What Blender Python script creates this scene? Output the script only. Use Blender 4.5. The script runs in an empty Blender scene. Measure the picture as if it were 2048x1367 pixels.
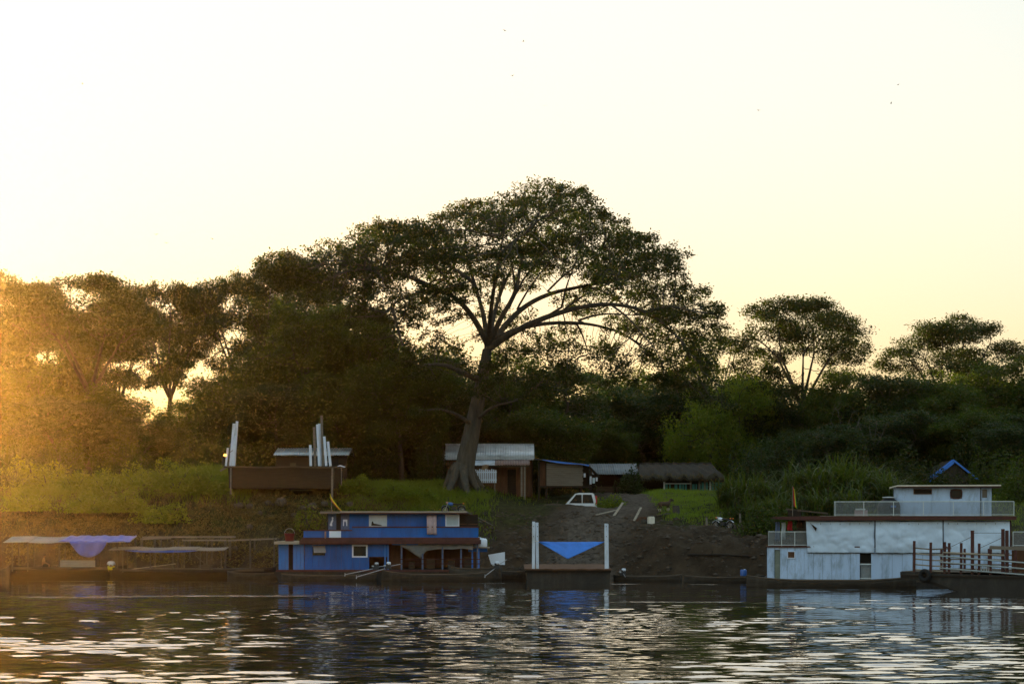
import bpy, math, random
import numpy as np
from mathutils import Vector

R = math.radians
SC = bpy.context.scene
COL = SC.collection

# ------------------------------------------------------------------ camera
CAM_H, FPX, HOR = 4.2, 3770.0, 1040.0          # eye height, focal length in photo pixels, horizon row
cam = bpy.data.cameras.new('camera')
cam.sensor_width = 36.0
cam.lens = 36.0 * FPX / 2048.0
cam.shift_y = (HOR - 683.5) / 2048.0
cam.clip_start, cam.clip_end = 0.5, 6000
camo = bpy.data.objects.new('camera', cam)
camo.location = (0, 0, CAM_H)
camo.rotation_euler = (R(90), 0, 0)
COL.objects.link(camo)
SC.camera = camo

# ------------------------------------------------------------------ sky, sun, exposure
WAVE = .100                                     # wave steepness of the open river
SUN_EL, SUN_AZ = 5.0, -19.6                     # low sun behind the trees, just outside the left edge
world = bpy.data.worlds.new('World')
SC.world = world
world.use_nodes = True
wn = world.node_tree
sky = wn.nodes.new('ShaderNodeTexSky')
sky.sky_type = 'NISHITA'
sky.sun_disc = False
sky.sun_elevation = R(SUN_EL)
sky.sun_rotation = R(SUN_AZ)
sky.altitude = 150
sky.air_density = 1.95
sky.dust_density = 3.0
sky.ozone_density = 4.5
sg = wn.nodes.new('ShaderNodeGamma'); sg.inputs[1].default_value = .34            # evenly hazy evening sky: softer fall-off away from the sun
hs = wn.nodes.new('ShaderNodeHueSaturation'); hs.inputs['Saturation'].default_value = 1.12
wn.links.new(sky.outputs[0], sg.inputs[0]); wn.links.new(sg.outputs[0], hs.inputs['Color'])
tn = wn.nodes.new('ShaderNodeMix'); tn.data_type = 'RGBA'; tn.blend_type = 'MULTIPLY'; tn.inputs[0].default_value = 1
tn.inputs[7].default_value = (1.0, .945, .865, 1)                                   # peach warmth of the dusty evening air
wn.links.new(hs.outputs[0], tn.inputs[6]); wn.links.new(tn.outputs[2], wn.nodes['Background'].inputs[0])
wn.nodes['Background'].inputs[1].default_value = 0.15

sun = bpy.data.lights.new('sun', 'SUN')
sun.energy = 2.0
sun.angle = R(0.6)
sun.color = (1.0, 0.70, 0.34)
suno = bpy.data.objects.new('sun', sun)
sd = Vector((math.sin(R(SUN_AZ)) * math.cos(R(SUN_EL)), math.cos(R(SUN_AZ)) * math.cos(R(SUN_EL)), math.sin(R(SUN_EL))))
suno.rotation_euler = sd.to_track_quat('Z', 'Y').to_euler()
suno.location = (-60, 100, 60)
COL.objects.link(suno)

SC.view_settings.view_transform = 'Standard'
SC.view_settings.look = 'None'
SC.view_settings.exposure = 2.65
SC.view_settings.gamma = 1.0
SC.cycles.use_denoising = True
SC.cycles.max_bounces = 8
SC.cycles.diffuse_bounces = 3
SC.cycles.glossy_bounces = 4
SC.cycles.transmission_bounces = 4
SC.cycles.transparent_max_bounces = 8
SC.cycles.volume_bounces = 0
SC.cycles.sample_clamp_indirect = 6.0
SC.cycles.caustics_reflective = False
SC.cycles.caustics_refractive = False

# ------------------------------------------------------------------ helpers
def at(px, py, Y):
    """point at distance Y that the photo shows at pixel px, py"""
    return ((px - 1024) / FPX * Y, Y, CAM_H - (py - HOR) / FPX * Y)

class Frame:
    """front plane of a thing through photo column px0 at distance Y0; th > 0 brings its right end closer"""
    def __init__(s, px0, Y0, th=0.0, z0=0.0):
        s.x0, s.y0, s.th, s.z0 = (px0 - 1024) / FPX * Y0, Y0, R(th), z0
        s.t = math.tan(s.th)
        s.base = (s.x0, s.y0, z0)
    def Y(s, px):
        return (s.y0 + s.x0 * s.t) / (1 + (px - 1024) / FPX * s.t)
    def x(s, px):
        y = s.Y(px)
        return ((px - 1024) / FPX * y - s.x0) / math.cos(s.th)
    def z(s, py, px=None):
        y = s.y0 if px is None else s.Y(px)
        return CAM_H - (py - HOR) / FPX * y - s.z0
    def root(s, name, label, cat, group=None):
        return thing(name, label, cat, s.base, -s.th, group)

def tag(o, label=None, cat=None, group=None, kind=None):
    if label: o['label'] = label
    if cat: o['category'] = cat
    if group: o['group'] = group
    if kind: o['kind'] = kind
    return o

def thing(name, label, cat, loc=(0, 0, 0), rz=0.0, group=None):
    o = bpy.data.objects.new(name, None)
    o.empty_display_size = 0.5
    o.location = loc
    o.rotation_euler = (0, 0, rz)
    COL.objects.link(o)
    return tag(o, label, cat, group)

def link(name, me, mat, parent=None):
    o = bpy.data.objects.new(name, me)
    if mat is not None and len(me.materials) == 0:
        me.materials.append(mat)
    COL.objects.link(o)
    if parent is not None: o.parent = parent
    return o

def copy_tree(o, parent=None):
    c = o.copy()
    COL.objects.link(c)
    c.parent = parent
    for ch in o.children:
        copy_tree(ch, c)
    return c

def fast_mesh(name, V, F, k, smooth=False, tint=None):
    """numpy verts (n,3) and faces (m,k)"""
    me = bpy.data.meshes.new(name)
    V = np.ascontiguousarray(V, dtype=np.float32)
    F = np.ascontiguousarray(F, dtype=np.int32)
    me.vertices.add(len(V)); me.vertices.foreach_set('co', V.ravel())
    me.loops.add(F.size); me.loops.foreach_set('vertex_index', F.ravel())
    me.polygons.add(len(F))
    me.polygons.foreach_set('loop_start', np.arange(0, F.size, k, dtype=np.int32))
    me.polygons.foreach_set('loop_total', np.full(len(F), k, dtype=np.int32))
    if smooth: me.polygons.foreach_set('use_smooth', np.ones(len(F), dtype=bool))
    if tint is not None:
        a = me.attributes.new('tint', 'FLOAT', 'FACE')
        a.data.foreach_set('value', np.ascontiguousarray(tint, dtype=np.float32))
    me.update(calc_edges=True)
    return me

class MB:
    def __init__(s): s.v, s.f = [], []
    def add(s, vs, fs):
        n = len(s.v); s.v += [tuple(p) for p in vs]; s.f += [tuple(i + n for i in f) for f in fs]; return s
    def box(s, x0, x1, y0, y1, z0, z1):
        return s.add([(x0,y0,z0),(x1,y0,z0),(x1,y1,z0),(x0,y1,z0),(x0,y0,z1),(x1,y0,z1),(x1,y1,z1),(x0,y1,z1)],
                     [(0,3,2,1),(4,5,6,7),(0,1,5,4),(1,2,6,5),(2,3,7,6),(3,0,4,7)])
    def bar(s, a, b, w, h=None, up=(0,0,1)):
        """rectangular bar from a to b"""
        a, b = Vector(a), Vector(b); h = h or w
        d = (b - a).normalized(); u = Vector(up)
        if abs(d.dot(u)) > .97: u = Vector((0, 1, 0))
        sx = d.cross(u).normalized() * w / 2; sy = sx.cross(d).normalized() * h / 2
        vs = [p + i * sx + j * sy for p in (a, b) for i, j in ((-1,-1),(1,-1),(1,1),(-1,1))]
        return s.add(vs, [(0,3,2,1),(4,5,6,7),(0,1,5,4),(1,2,6,5),(2,3,7,6),(3,0,4,7)])
    def tube(s, pts, r, n=7):
        pts = [Vector(p) for p in pts]; m = len(pts)
        rs = [r] * m if not hasattr(r, '__len__') else list(r)
        vs, fs = [], []
        for i, p in enumerate(pts):
            d = (pts[min(i+1, m-1)] - pts[max(i-1, 0)]).normalized()
            u = Vector((0,0,1)) if abs(d.z) < .9 else Vector((1,0,0))
            a = d.cross(u).normalized(); b = a.cross(d).normalized()
            for k in range(n):
                t = 2 * math.pi * k / n
                vs.append(p + (a * math.cos(t) + b * math.sin(t)) * rs[i])
        for i in range(m - 1):
            for k in range(n):
                k2 = (k + 1) % n
                fs.append((i*n+k, i*n+k2, (i+1)*n+k2, (i+1)*n+k))
        fs.append(tuple(range(n))[::-1]); fs.append(tuple((m-1)*n+k for k in range(n)))
        return s.add(vs, fs)
    def ring(s, c, axis, Rr, r, n=18, m=7):
        c = Vector(c); ax = Vector(axis).normalized()
        u = ax.cross(Vector((0,0,1)) if abs(ax.z) < .9 else Vector((1,0,0))).normalized(); w = ax.cross(u)
        vs, fs = [], []
        for i in range(n):
            t = 2*math.pi*i/n; d = u*math.cos(t) + w*math.sin(t)
            for k in range(m):
                q = 2*math.pi*k/m
                vs.append(c + d*(Rr + r*math.cos(q)) + ax*(r*math.sin(q)))
        for i in range(n):
            for k in range(m):
                fs.append((i*m+k, ((i+1)%n)*m+k, ((i+1)%n)*m+(k+1)%m, i*m+(k+1)%m))
        return s.add(vs, fs)
    def prism(s, poly, y0, y1):
        """poly in x,z; extruded along y"""
        n = len(poly)
        vs = [(x, y0, z) for x, z in poly] + [(x, y1, z) for x, z in poly]
        fs = [tuple(range(n)), tuple(range(2*n-1, n-1, -1))] + [(i, n+i, n+(i+1)%n, (i+1)%n) for i in range(n)]
        return s.add(vs, fs)
    def lathe(s, prof, c=(0,0,0), n=16):
        m = len(prof); vs = []
        for r, z in prof:
            for k in range(n):
                t = 2*math.pi*k/n; vs.append((c[0]+r*math.cos(t), c[1]+r*math.sin(t), c[2]+z))
        fs = [(i*n+k, i*n+(k+1)%n, (i+1)*n+(k+1)%n, (i+1)*n+k) for i in range(m-1) for k in range(n)]
        fs += [tuple(range(n))[::-1], tuple((m-1)*n+k for k in range(n))]
        return s.add(vs, fs)
    def sheet(s, fn, nu, nv, th=0.02):
        """fn(u,v)->point, thickened along its normal"""
        P = [[Vector(fn(i/nu, j/nv)) for j in range(nv+1)] for i in range(nu+1)]
        def nrm(i, j):
            a = P[min(i+1,nu)][j] - P[max(i-1,0)][j]; b = P[i][min(j+1,nv)] - P[i][max(j-1,0)]
            c = a.cross(b); return c.normalized() if c.length > 1e-9 else Vector((0,1,0))
        vs = [P[i][j] for i in range(nu+1) for j in range(nv+1)]
        N = len(vs)
        vs += [P[i][j] - nrm(i, j) * th for i in range(nu+1) for j in range(nv+1)]
        I = lambda i, j: i*(nv+1)+j
        fs = []
        for i in range(nu):
            for j in range(nv):
                fs.append((I(i,j), I(i+1,j), I(i+1,j+1), I(i,j+1)))
                fs.append((N+I(i,j), N+I(i,j+1), N+I(i+1,j+1), N+I(i+1,j)))
        for i in range(nu):
            fs.append((I(i,0), N+I(i,0), N+I(i+1,0), I(i+1,0)))
            fs.append((I(i,nv), I(i+1,nv), N+I(i+1,nv), N+I(i,nv)))
        for j in range(nv):
            fs.append((I(0,j), I(0,j+1), N+I(0,j+1), N+I(0,j)))
            fs.append((I(nu,j), N+I(nu,j), N+I(nu,j+1), I(nu,j+1)))
        return s.add(vs, fs)
    def build(s, name, mat, parent=None, smooth=False):
        me = bpy.data.meshes.new(name)
        me.from_pydata(s.v, [], s.f)
        if smooth:
            for p in me.polygons: p.use_smooth = True
        me.update()
        return link(name, me, mat, parent)

def bx(name, mat, parent, x0, x1, y0, y1, z0, z1):
    return MB().box(min(x0,x1), max(x0,x1), min(y0,y1), max(y0,y1), min(z0,z1), max(z0,z1)).build(name, mat, parent)

# ------------------------------------------------------------------ procedural materials
def M(name, col, rough=.75, var=.3, scale=2.5, metal=0.0, dirt=None, dirt_amt=.45, stretch=(1,1,1), bump=0.0, bscale=20, spec=.3, sat2=None):
    m = bpy.data.materials.new(name); m.use_nodes = True
    nt = m.node_tree; N, L = nt.nodes, nt.links
    b = N['Principled BSDF']
    b.inputs['Roughness'].default_value = rough
    b.inputs['Metallic'].default_value = metal
    b.inputs['Specular IOR Level'].default_value = spec
    tc = N.new('ShaderNodeTexCoord'); mp = N.new('ShaderNodeMapping')
    L.new(tc.outputs['Object'], mp.inputs[0]); mp.inputs['Scale'].default_value = stretch
    n1 = N.new('ShaderNodeTexNoise'); n1.inputs['Scale'].default_value = scale; n1.inputs['Detail'].default_value = 6
    n1.inputs['Roughness'].default_value = .65
    L.new(mp.outputs[0], n1.inputs['Vector'])
    rp = N.new('ShaderNodeValToRGB')
    rp.color_ramp.elements[0].position = .3; rp.color_ramp.elements[1].position = .72
    c2 = sat2 or tuple(min(1, c * (1 + var * .7)) for c in col)
    rp.color_ramp.elements[0].color = (*[c * (1 - var) for c in col], 1)
    rp.color_ramp.elements[1].color = (*c2, 1)
    L.new(n1.outputs['Fac'], rp.inputs[0])
    out = rp.outputs[0]
    if dirt:
        n2 = N.new('ShaderNodeTexNoise'); n2.inputs['Scale'].default_value = scale * .7; n2.inputs['Detail'].default_value = 8
        n2.inputs['Roughness'].default_value = .7
        mp2 = N.new('ShaderNodeMapping'); L.new(tc.outputs['Object'], mp2.inputs[0])
        mp2.inputs['Scale'].default_value = (1.6, 1.6, .45); mp2.inputs['Location'].default_value = (3.1, 7.7, 1.3)
        L.new(mp2.outputs[0], n2.inputs['Vector'])
        r2 = N.new('ShaderNodeValToRGB'); r2.color_ramp.elements[0].position = .5; r2.color_ramp.elements[1].position = .72
        r2.color_ramp.elements[1].color = (dirt_amt,) * 3 + (1,)
        L.new(n2.outputs['Fac'], r2.inputs[0])
        mx = N.new('ShaderNodeMix'); mx.data_type = 'RGBA'
        L.new(r2.outputs[0], mx.inputs[0]); L.new(out, mx.inputs[6]); mx.inputs[7].default_value = (*dirt, 1)
        out = mx.outputs[2]
    L.new(out, b.inputs['Base Color'])
    if bump:
        n3 = N.new('ShaderNodeTexNoise'); n3.inputs['Scale'].default_value = bscale; n3.inputs['Detail'].default_value = 5
        L.new(mp.outputs[0], n3.inputs['Vector'])
        bp = N.new('ShaderNodeBump'); bp.inputs['Strength'].default_value = 1; bp.inputs['Distance'].default_value = bump
        L.new(n3.outputs['Fac'], bp.inputs['Height']); L.new(bp.outputs[0], b.inputs['Normal'])
    return m

def leaf_mat(name, c0, c1, trans, tfac=.4, rough=.55, spec=.25):
    """c0..c1 by the per-leaf tint; trans = colour of light passing through"""
    m = bpy.data.materials.new(name); m.use_nodes = True
    nt = m.node_tree; N, L = nt.nodes, nt.links
    b = N['Principled BSDF']; b.inputs['Roughness'].default_value = rough; b.inputs['Specular IOR Level'].default_value = spec
    at_ = N.new('ShaderNodeAttribute'); at_.attribute_name = 'tint'
    mx = N.new('ShaderNodeMix'); mx.data_type = 'RGBA'
    L.new(at_.outputs['Fac'], mx.inputs[0]); mx.inputs[6].default_value = (*c0, 1); mx.inputs[7].default_value = (*c1, 1)
    L.new(mx.outputs[2], b.inputs['Base Color'])
    tr = N.new('ShaderNodeBsdfTranslucent'); tr.inputs['Color'].default_value = (*trans, 1)
    ms = N.new('ShaderNodeMixShader'); ms.inputs[0].default_value = tfac
    L.new(b.outputs[0], ms.inputs[1]); L.new(tr.outputs[0], ms.inputs[2])
    L.new(ms.outputs[0], N['Material Output'].inputs['Surface'])
    return m

MT = {}
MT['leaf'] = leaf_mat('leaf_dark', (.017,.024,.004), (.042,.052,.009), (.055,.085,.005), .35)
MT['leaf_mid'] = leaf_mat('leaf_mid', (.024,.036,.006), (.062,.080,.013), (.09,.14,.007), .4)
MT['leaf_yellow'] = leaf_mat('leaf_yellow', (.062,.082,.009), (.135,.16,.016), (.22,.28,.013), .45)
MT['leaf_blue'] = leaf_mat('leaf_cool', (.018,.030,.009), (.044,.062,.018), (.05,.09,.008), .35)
MT['grass'] = leaf_mat('grass_blade', (.06,.085,.010), (.14,.18,.02), (.28,.38,.02), .45)
MT['lawn'] = leaf_mat('lawn_blade', (.07,.12,.012), (.13,.20,.02), (.35,.45,.03), .45)
MT['dry'] = leaf_mat('dry_leaf', (.06,.05,.02), (.11,.09,.035), (.2,.16,.04), .35)
MT['reed'] = leaf_mat('reed_blade', (.024,.042,.008), (.060,.088,.017), (.13,.17,.014), .4, rough=.5, spec=.25)
MT['bark'] = M('bark', (.082,.072,.057), .9, .45, 2.2, dirt=(.05,.045,.035), dirt_amt=.7, stretch=(2,2,.4), bump=.05, bscale=6)
MT['bark_dark'] = M('bark_dark', (.07,.06,.045), .9, .4, 3, bump=.02, bscale=8)
MT['bark_pale'] = M('bark_pale', (.12,.11,.092), .9, .4, 3)

# ------------------------------------------------------------------ ground
RX = [-900,-60,-37,-30,-26,-22,-19,-13,-7,-4,1,6,9,11,16,20,30,60,900]
RD = [-60,-6,0,2,5,9,14,20,30,45,80,3000]
RZ = [
 [-8,-1.5,0,1.6,3.6,5.6,6.6,7.2,7.5,7.5,7.5,8],
 [-8,-1.5,0,1.6,3.6,5.6,6.6,7.2,7.5,7.5,7.5,8],
 [-8,-1.5,0,1.6,3.7,5.7,6.6,7.2,7.5,7.5,7.5,8],
 [-8,-1.5,0,1.7,3.8,6.0,7.0,7.3,7.5,7.5,7.5,8],
 [-8,-1.5,0,1.8,4.0,6.3,8.0,8.1,7.8,7.6,7.5,8],
 [-8,-1.5,0,1.7,3.7,5.7,7.0,7.5,7.6,7.6,7.5,8],
 [-8,-1.5,0,1.5,3.5,5.7,6.6,6.9,7.2,7.4,7.5,8],
 [-8,-1.5,0,1.4,3.1,5.2,6.9,7.3,7.3,7.4,7.5,8],
 [-8,-1.5,0,1.2,2.6,4.4,6.4,7.3,7.3,7.4,7.5,8],
 [-8,-1.5,0,1.0,2.3,4.0,5.8,7.1,7.2,7.3,7.5,8],
 [-8,-1.5,0,.9,2.0,3.8,5.2,5.8,6.3,6.9,7.2,8],
 [-8,-1.5,0,.9,2.1,4.0,5.3,5.6,6.2,6.9,7.2,8],
 [-8,-1.5,0,1.6,2.7,3.7,4.8,5.6,6.3,6.9,7.2,8],
 [-8,-1.5,0,2.6,3.1,3.6,4.6,5.5,6.4,6.9,7.2,8],
 [-8,-1.5,0,2.5,3.0,3.5,4.4,5.4,6.4,6.9,7.2,8],
 [-8,-1.5,0,2.4,2.9,3.4,4.3,5.2,6.2,6.8,7.2,8],
 [-8,-1.5,0,2.2,2.8,3.3,4.2,5.2,6.2,6.8,7.2,8],
 [-8,-1.5,0,2.0,2.8,3.3,4.2,5.2,6.2,6.8,7.2,8],
 [-8,-1.5,0,2.0,2.8,3.3,4.2,5.2,6.2,6.8,7.2,8]]
RX, RD, RZ = np.array(RX, float), np.array(RD, float), np.array(RZ, float)
def edge_y(x):
    return np.interp(x, [-900,-60,-37,0,11,22,35,60,900], [170,146,143,139,136,132,127,120,90])

_rs = np.random.RandomState(5)
_G = _rs.rand(256, 256)
def vnoise(x, y):
    xi, yi = np.floor(x).astype(int), np.floor(y).astype(int)
    fx, fy = x - xi, y - yi
    fx, fy = fx*fx*(3-2*fx), fy*fy*(3-2*fy)
    g = lambda a, b: _G[a & 255, b & 255]
    return (g(xi,yi)*(1-fx)+g(xi+1,yi)*fx)*(1-fy) + (g(xi,yi+1)*(1-fx)+g(xi+1,yi+1)*fx)*fy - .5
def fbm(x, y, o=4):
    s, a = 0, 1.0
    for k in range(o):
        s = s + a*vnoise(x*2**k + 17*k, y*2**k + 31*k); a *= .5
    return s

def zt(x, y):
    x, y = np.asarray(x, float), np.asarray(y, float)
    d = y - edge_y(x)
    ix = np.clip(np.searchsorted(RX, x) - 1, 0, len(RX)-2)
    idd = np.clip(np.searchsorted(RD, d) - 1, 0, len(RD)-2)
    tx = np.clip((x - RX[ix])/(RX[ix+1]-RX[ix]), 0, 1); td = np.clip((d - RD[idd])/(RD[idd+1]-RD[idd]), 0, 1)
    tx = tx*tx*(3-2*tx)
    z = (RZ[ix,idd]*(1-td)+RZ[ix,idd+1]*td)*(1-tx) + (RZ[ix+1,idd]*(1-td)+RZ[ix+1,idd+1]*td)*tx
    z = z - 1.0*np.exp(-(((x-5.3)/3.2)**2 + ((y-157.3)/2.6)**2))          # hollow where the car is parked
    z = z + .22*np.exp(-(((x-4.9)/2.8)**2 + ((y-153.4)/1.5)**2))          # low crest in front of the car
    w = np.clip((d+1)/3, 0, 1)*np.clip((70-d)/30, .15, 1)
    steep = np.clip(1.6 - d/12, .35, 1.6)
    z = z + w*steep*(.75*fbm(x*.35, y*.35) + .55*fbm(x*1.1+9, y*1.1, 4))
    gully = np.abs(fbm(x*.55+40, y*.16+3, 3))
    z = z - w*np.clip(1.3-d/10, 0, 1.3)*.9*np.clip(.16-gully, 0, 1)*2.2
    return z

def axis(lo, hi, step, far):
    a = np.arange(lo, hi + 1e-6, step)
    l, r, s = [], [], step
    p = lo
    while p > -far: s *= 1.35; p -= s; l.append(p)
    p, s = hi, step
    while p < far: s *= 1.35; p += s; r.append(p)
    return np.concatenate([l[::-1], a, r])
gx = axis(-46, 46, .3, 3000)
gd = np.concatenate([[-60, -20, -8, -4], np.arange(-2, 24, .27), axis(24, 60, .9, 0)[0:41], [70, 85, 110, 150, 220, 350, 600, 1000, 1800, 3000]])
gd = np.unique(gd)
XX, DD = np.meshgrid(gx, gd, indexing='ij')
YY = DD + edge_y(XX)
ZZ = zt(XX, YY)
nx, nd = XX.shape
idx = np.arange(nx*nd).reshape(nx, nd)
Fq = np.stack([idx[:-1,:-1], idx[1:,:-1], idx[1:,1:], idx[:-1,1:]], -1).reshape(-1, 4)
gme = fast_mesh('ground', np.stack([XX, YY, ZZ], -1).reshape(-1, 3), Fq, 4, smooth=True)
# where the soil is trodden dirt (path and yard) or covered by low green growth
pathx = np.interp(YY, [136,142,150,158,170,186], [4.5,5.0,7.0,10.5,11.5,11.5])
pathw = np.interp(YY, [136,150,160,186], [3.0,4.0,3.2,3.6])
path = np.clip(1.4 - np.abs(XX - pathx)/pathw, 0, 1)*np.clip((60-DD)/10, 0, 1)
green = np.clip((DD-6)/5, 0, 1)*np.clip(1-path*1.6, 0, 1)
green = np.where(XX < -6, np.clip((DD-1.5)/4, 0, 1), green)
ca = gme.attributes.new('cover', 'FLOAT_COLOR', 'POINT')
cc = np.stack([path, green, np.zeros_like(path), np.ones_like(path)], -1).reshape(-1, 4).astype(np.float32)
ca.data.foreach_set('color', cc.ravel())

def ground_mat():
    m = bpy.data.materials.new('soil'); m.use_nodes = True
    nt = m.node_tree; N, L = nt.nodes, nt.links
    b = N['Principled BSDF']; b.inputs['Roughness'].default_value = .95; b.inputs['Specular IOR Level'].default_value = .15
    tc = N.new('ShaderNodeTexCoord')
    n1 = N.new('ShaderNodeTexNoise'); n1.inputs['Scale'].default_value = .6; n1.inputs['Detail'].default_value = 9; n1.inputs['Roughness'].default_value = .7
    L.new(tc.outputs['Object'], n1.inputs['Vector'])
    mud = N.new('ShaderNodeValToRGB'); e = mud.color_ramp.elements
    e[0].position, e[1].position = .3, .7; e[0].color = (.026,.018,.011,1); e[1].color = (.095,.068,.044,1)
    L.new(n1.outputs['Fac'], mud.inputs[0])
    n2 = N.new('ShaderNodeTexNoise'); n2.inputs['Scale'].default_value = 3.0; n2.inputs['Detail'].default_value = 6
    L.new(tc.outputs['Object'], n2.inputs['Vector'])
    gr = N.new('ShaderNodeValToRGB'); e = gr.color_ramp.elements
    e[0].position, e[1].position = .35, .7; e[0].color = (.030,.030,.012,1); e[1].color = (.065,.075,.020,1)
    L.new(n2.outputs['Fac'], gr.inputs[0])
    pr = N.new('ShaderNodeValToRGB'); e = pr.color_ramp.elements
    e[0].position, e[1].position = .35, .7; e[0].color = (.09,.072,.056,1); e[1].color = (.17,.14,.112,1)
    L.new(n2.outputs['Fac'], pr.inputs[0])
    av = N.new('ShaderNodeAttribute'); av.attribute_name = 'cover'
    sp = N.new('ShaderNodeSeparateColor'); L.new(av.outputs['Color'], sp.inputs[0])
    def soft(sock):
        ad = N.new('ShaderNodeMath'); ad.operation = 'MULTIPLY_ADD'
        L.new(n1.outputs['Fac'], ad.inputs[0]); ad.inputs[1].default_value = 1.2; ad.inputs[2].default_value = -.6
        s2 = N.new('ShaderNodeMath'); s2.operation = 'ADD'; s2.use_clamp = True
        L.new(sock, s2.inputs[0]); L.new(ad.outputs[0], s2.inputs[1])
        mu = N.new('ShaderNodeMath'); mu.operation = 'MULTIPLY'; L.new(s2.outputs[0], mu.inputs[0]); L.new(sock, mu.inputs[1])
        return mu.outputs[0]
    m1 = N.new('ShaderNodeMix'); m1.data_type = 'RGBA'
    L.new(soft(sp.outputs['Green']), m1.inputs[0]); L.new(mud.outputs[0], m1.inputs[6]); L.new(gr.outputs[0], m1.inputs[7])
    m2 = N.new('ShaderNodeMix'); m2.data_type = 'RGBA'
    L.new(soft(sp.outputs['Red']), m2.inputs[0]); L.new(m1.outputs[2], m2.inputs[6]); L.new(pr.outputs[0], m2.inputs[7])
    L.new(m2.outputs[2], b.inputs['Base Color'])
    n3 = N.new('ShaderNodeTexNoise'); n3.inputs['Scale'].default_value = 2.2; n3.inputs['Detail'].default_value = 10; n3.inputs['Roughness'].default_value = .75
    L.new(tc.outputs['Object'], n3.inputs['Vector'])
    bp = N.new('ShaderNodeBump'); bp.inputs['Distance'].default_value = .4; bp.inputs['Strength'].default_value = 1
    L.new(n3.outputs['Fac'], bp.inputs['Height']); L.new(bp.outputs[0], b.inputs['Normal'])
    return m
tag(link('ground', gme, ground_mat()), 'muddy river bank rising to a green terrace', None, None, 'structure')

# ------------------------------------------------------------------ river
def water_mat():
    m = bpy.data.materials.new('river_water'); m.use_nodes = True
    nt = m.node_tree; N, L = nt.nodes, nt.links
    b = N['Principled BSDF']
    b.inputs['Base Color'].default_value = (.018,.014,.008,1)
    b.inputs['Roughness'].default_value = .02
    b.inputs['IOR'].default_value = 1.33
    b.inputs['Coat Weight'].default_value = 1; b.inputs['Coat Roughness'].default_value = .02; b.inputs['Coat IOR'].default_value = 1.45
    tc = N.new('ShaderNodeTexCoord')
    def noise(sx, sy, det, loc=0, rough=.5):
        mp = N.new('ShaderNodeMapping'); mp.inputs['Scale'].default_value = (sx, sy, 1); mp.inputs['Location'].default_value = (loc, loc*.7, 0)
        L.new(tc.outputs['Object'], mp.inputs[0])
        n = N.new('ShaderNodeTexNoise'); n.inputs['Scale'].default_value = 1; n.inputs['Detail'].default_value = det
        n.inputs['Roughness'].default_value = rough
        L.new(mp.outputs[0], n.inputs['Vector']); return n.outputs['Fac']
    def mul(a, k):
        q = N.new('ShaderNodeMath'); q.operation = 'MULTIPLY'; L.new(a, q.inputs[0])
        if isinstance(k, (int, float)): q.inputs[1].default_value = k
        else: L.new(k, q.inputs[1])
        return q.outputs[0]
    av = N.new('ShaderNodeAttribute'); av.attribute_name = 'ripple'
    gust = mul(mul(noise(1.6, 4.0, 2, 31), av.outputs['Fac']), .2)
    fine = mul(noise(2.6, 5.0, 1, 11), .0035)
    q = N.new('ShaderNodeMath'); q.operation = 'ADD'; L.new(gust, q.inputs[0]); L.new(fine, q.inputs[1])
    bp = N.new('ShaderNodeBump'); bp.inputs['Strength'].default_value = 1; bp.inputs['Distance'].default_value = 1
    L.new(q.outputs[0], bp.inputs['Height']); L.new(bp.outputs[0], b.inputs['Normal']); L.new(bp.outputs[0], b.inputs['Coat Normal'])
    return m
wx = axis(-43, 43, .26, 3000)
def grow(a, far, sgn, s):
    o = []
    while abs(a) < far: s *= 1.35; a += sgn*s; o.append(a)
    return o
wy_ = np.array(grow(40, 2500, -1, .125)[::-1] + list(np.arange(40, 134, .125)) + [136, 142, 155, 180, 260])
WX, WY = np.meshgrid(wx, wy_, indexing='ij')
rw = np.random.RandomState(77)
WZ = np.zeros_like(WX)
for k in range(46):
    lam = .36*(1.9/.36)**rw.rand()                     # wave lengths 0.4 to 1.9 m
    a = rw.normal(0, .34)                              # crests lie mostly across the view
    kx, ky = 2*np.pi/lam*math.sin(a), 2*np.pi/lam*math.cos(a)
    env = .35 + 1.1*np.clip(fbm(WX*.10+k*3.3, WY*.10+k*1.7, 2)+.45, 0, 1.2)
    WZ += WAVE/math.sqrt(46/2)*lam/(2*np.pi)*env*np.sin(kx*WX+ky*WY+rw.rand()*6.28)
calm = np.interp(WY, [30, 80, 100, 112, 124, 140], [1, 1, .7, .40, .20, .12])
side = np.clip((46-np.abs(WX))/3, 0, 1)*np.clip((WY-38)/4, 0, 1)*np.clip((133-WY)/2, 0, 1)
WZ *= calm*side*np.clip(.85+1.25*fbm(WX*.045+3, WY*.11+8, 3), .25, 1.35)     # slicks and livelier patches
lane = lambda c, w: np.exp(-((WY-c)/w)**2)
rip = (lane(105.6+.05*WX+.5*np.sin(WX*.3), .9)*np.clip((-3-WX)/9, 0, 1) + .8*lane(97.5-.06*WX+.5*np.sin(WX*.23), .7)*np.clip((WX-2)/6, 0, 1)
       + .45*lane(126-.16*WX, .8) + .35*lane(116-.05*WX, .5)*np.clip(vnoise(WX*.2, WY*.1)*3, 0, 1))
rip *= np.clip(.55+1.2*vnoise(WX*.55, WY*.9), 0, 1)
nwx, nwy = WX.shape
wi = np.arange(nwx*nwy).reshape(nwx, nwy)
wq = np.stack([wi[:-1,:-1], wi[1:,:-1], wi[1:,1:], wi[:-1,1:]], -1).reshape(-1, 4)
wme = fast_mesh('river', np.stack([WX, WY, WZ], -1).reshape(-1, 3), wq, 4, smooth=True)
wa = wme.attributes.new('ripple', 'FLOAT', 'POINT'); wa.data.foreach_set('value', rip.ravel().astype(np.float32))
# the sheet ends under the bank
tag(link('river', wme, water_mat()), 'brown rippled river', None, None, 'structure')

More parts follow.
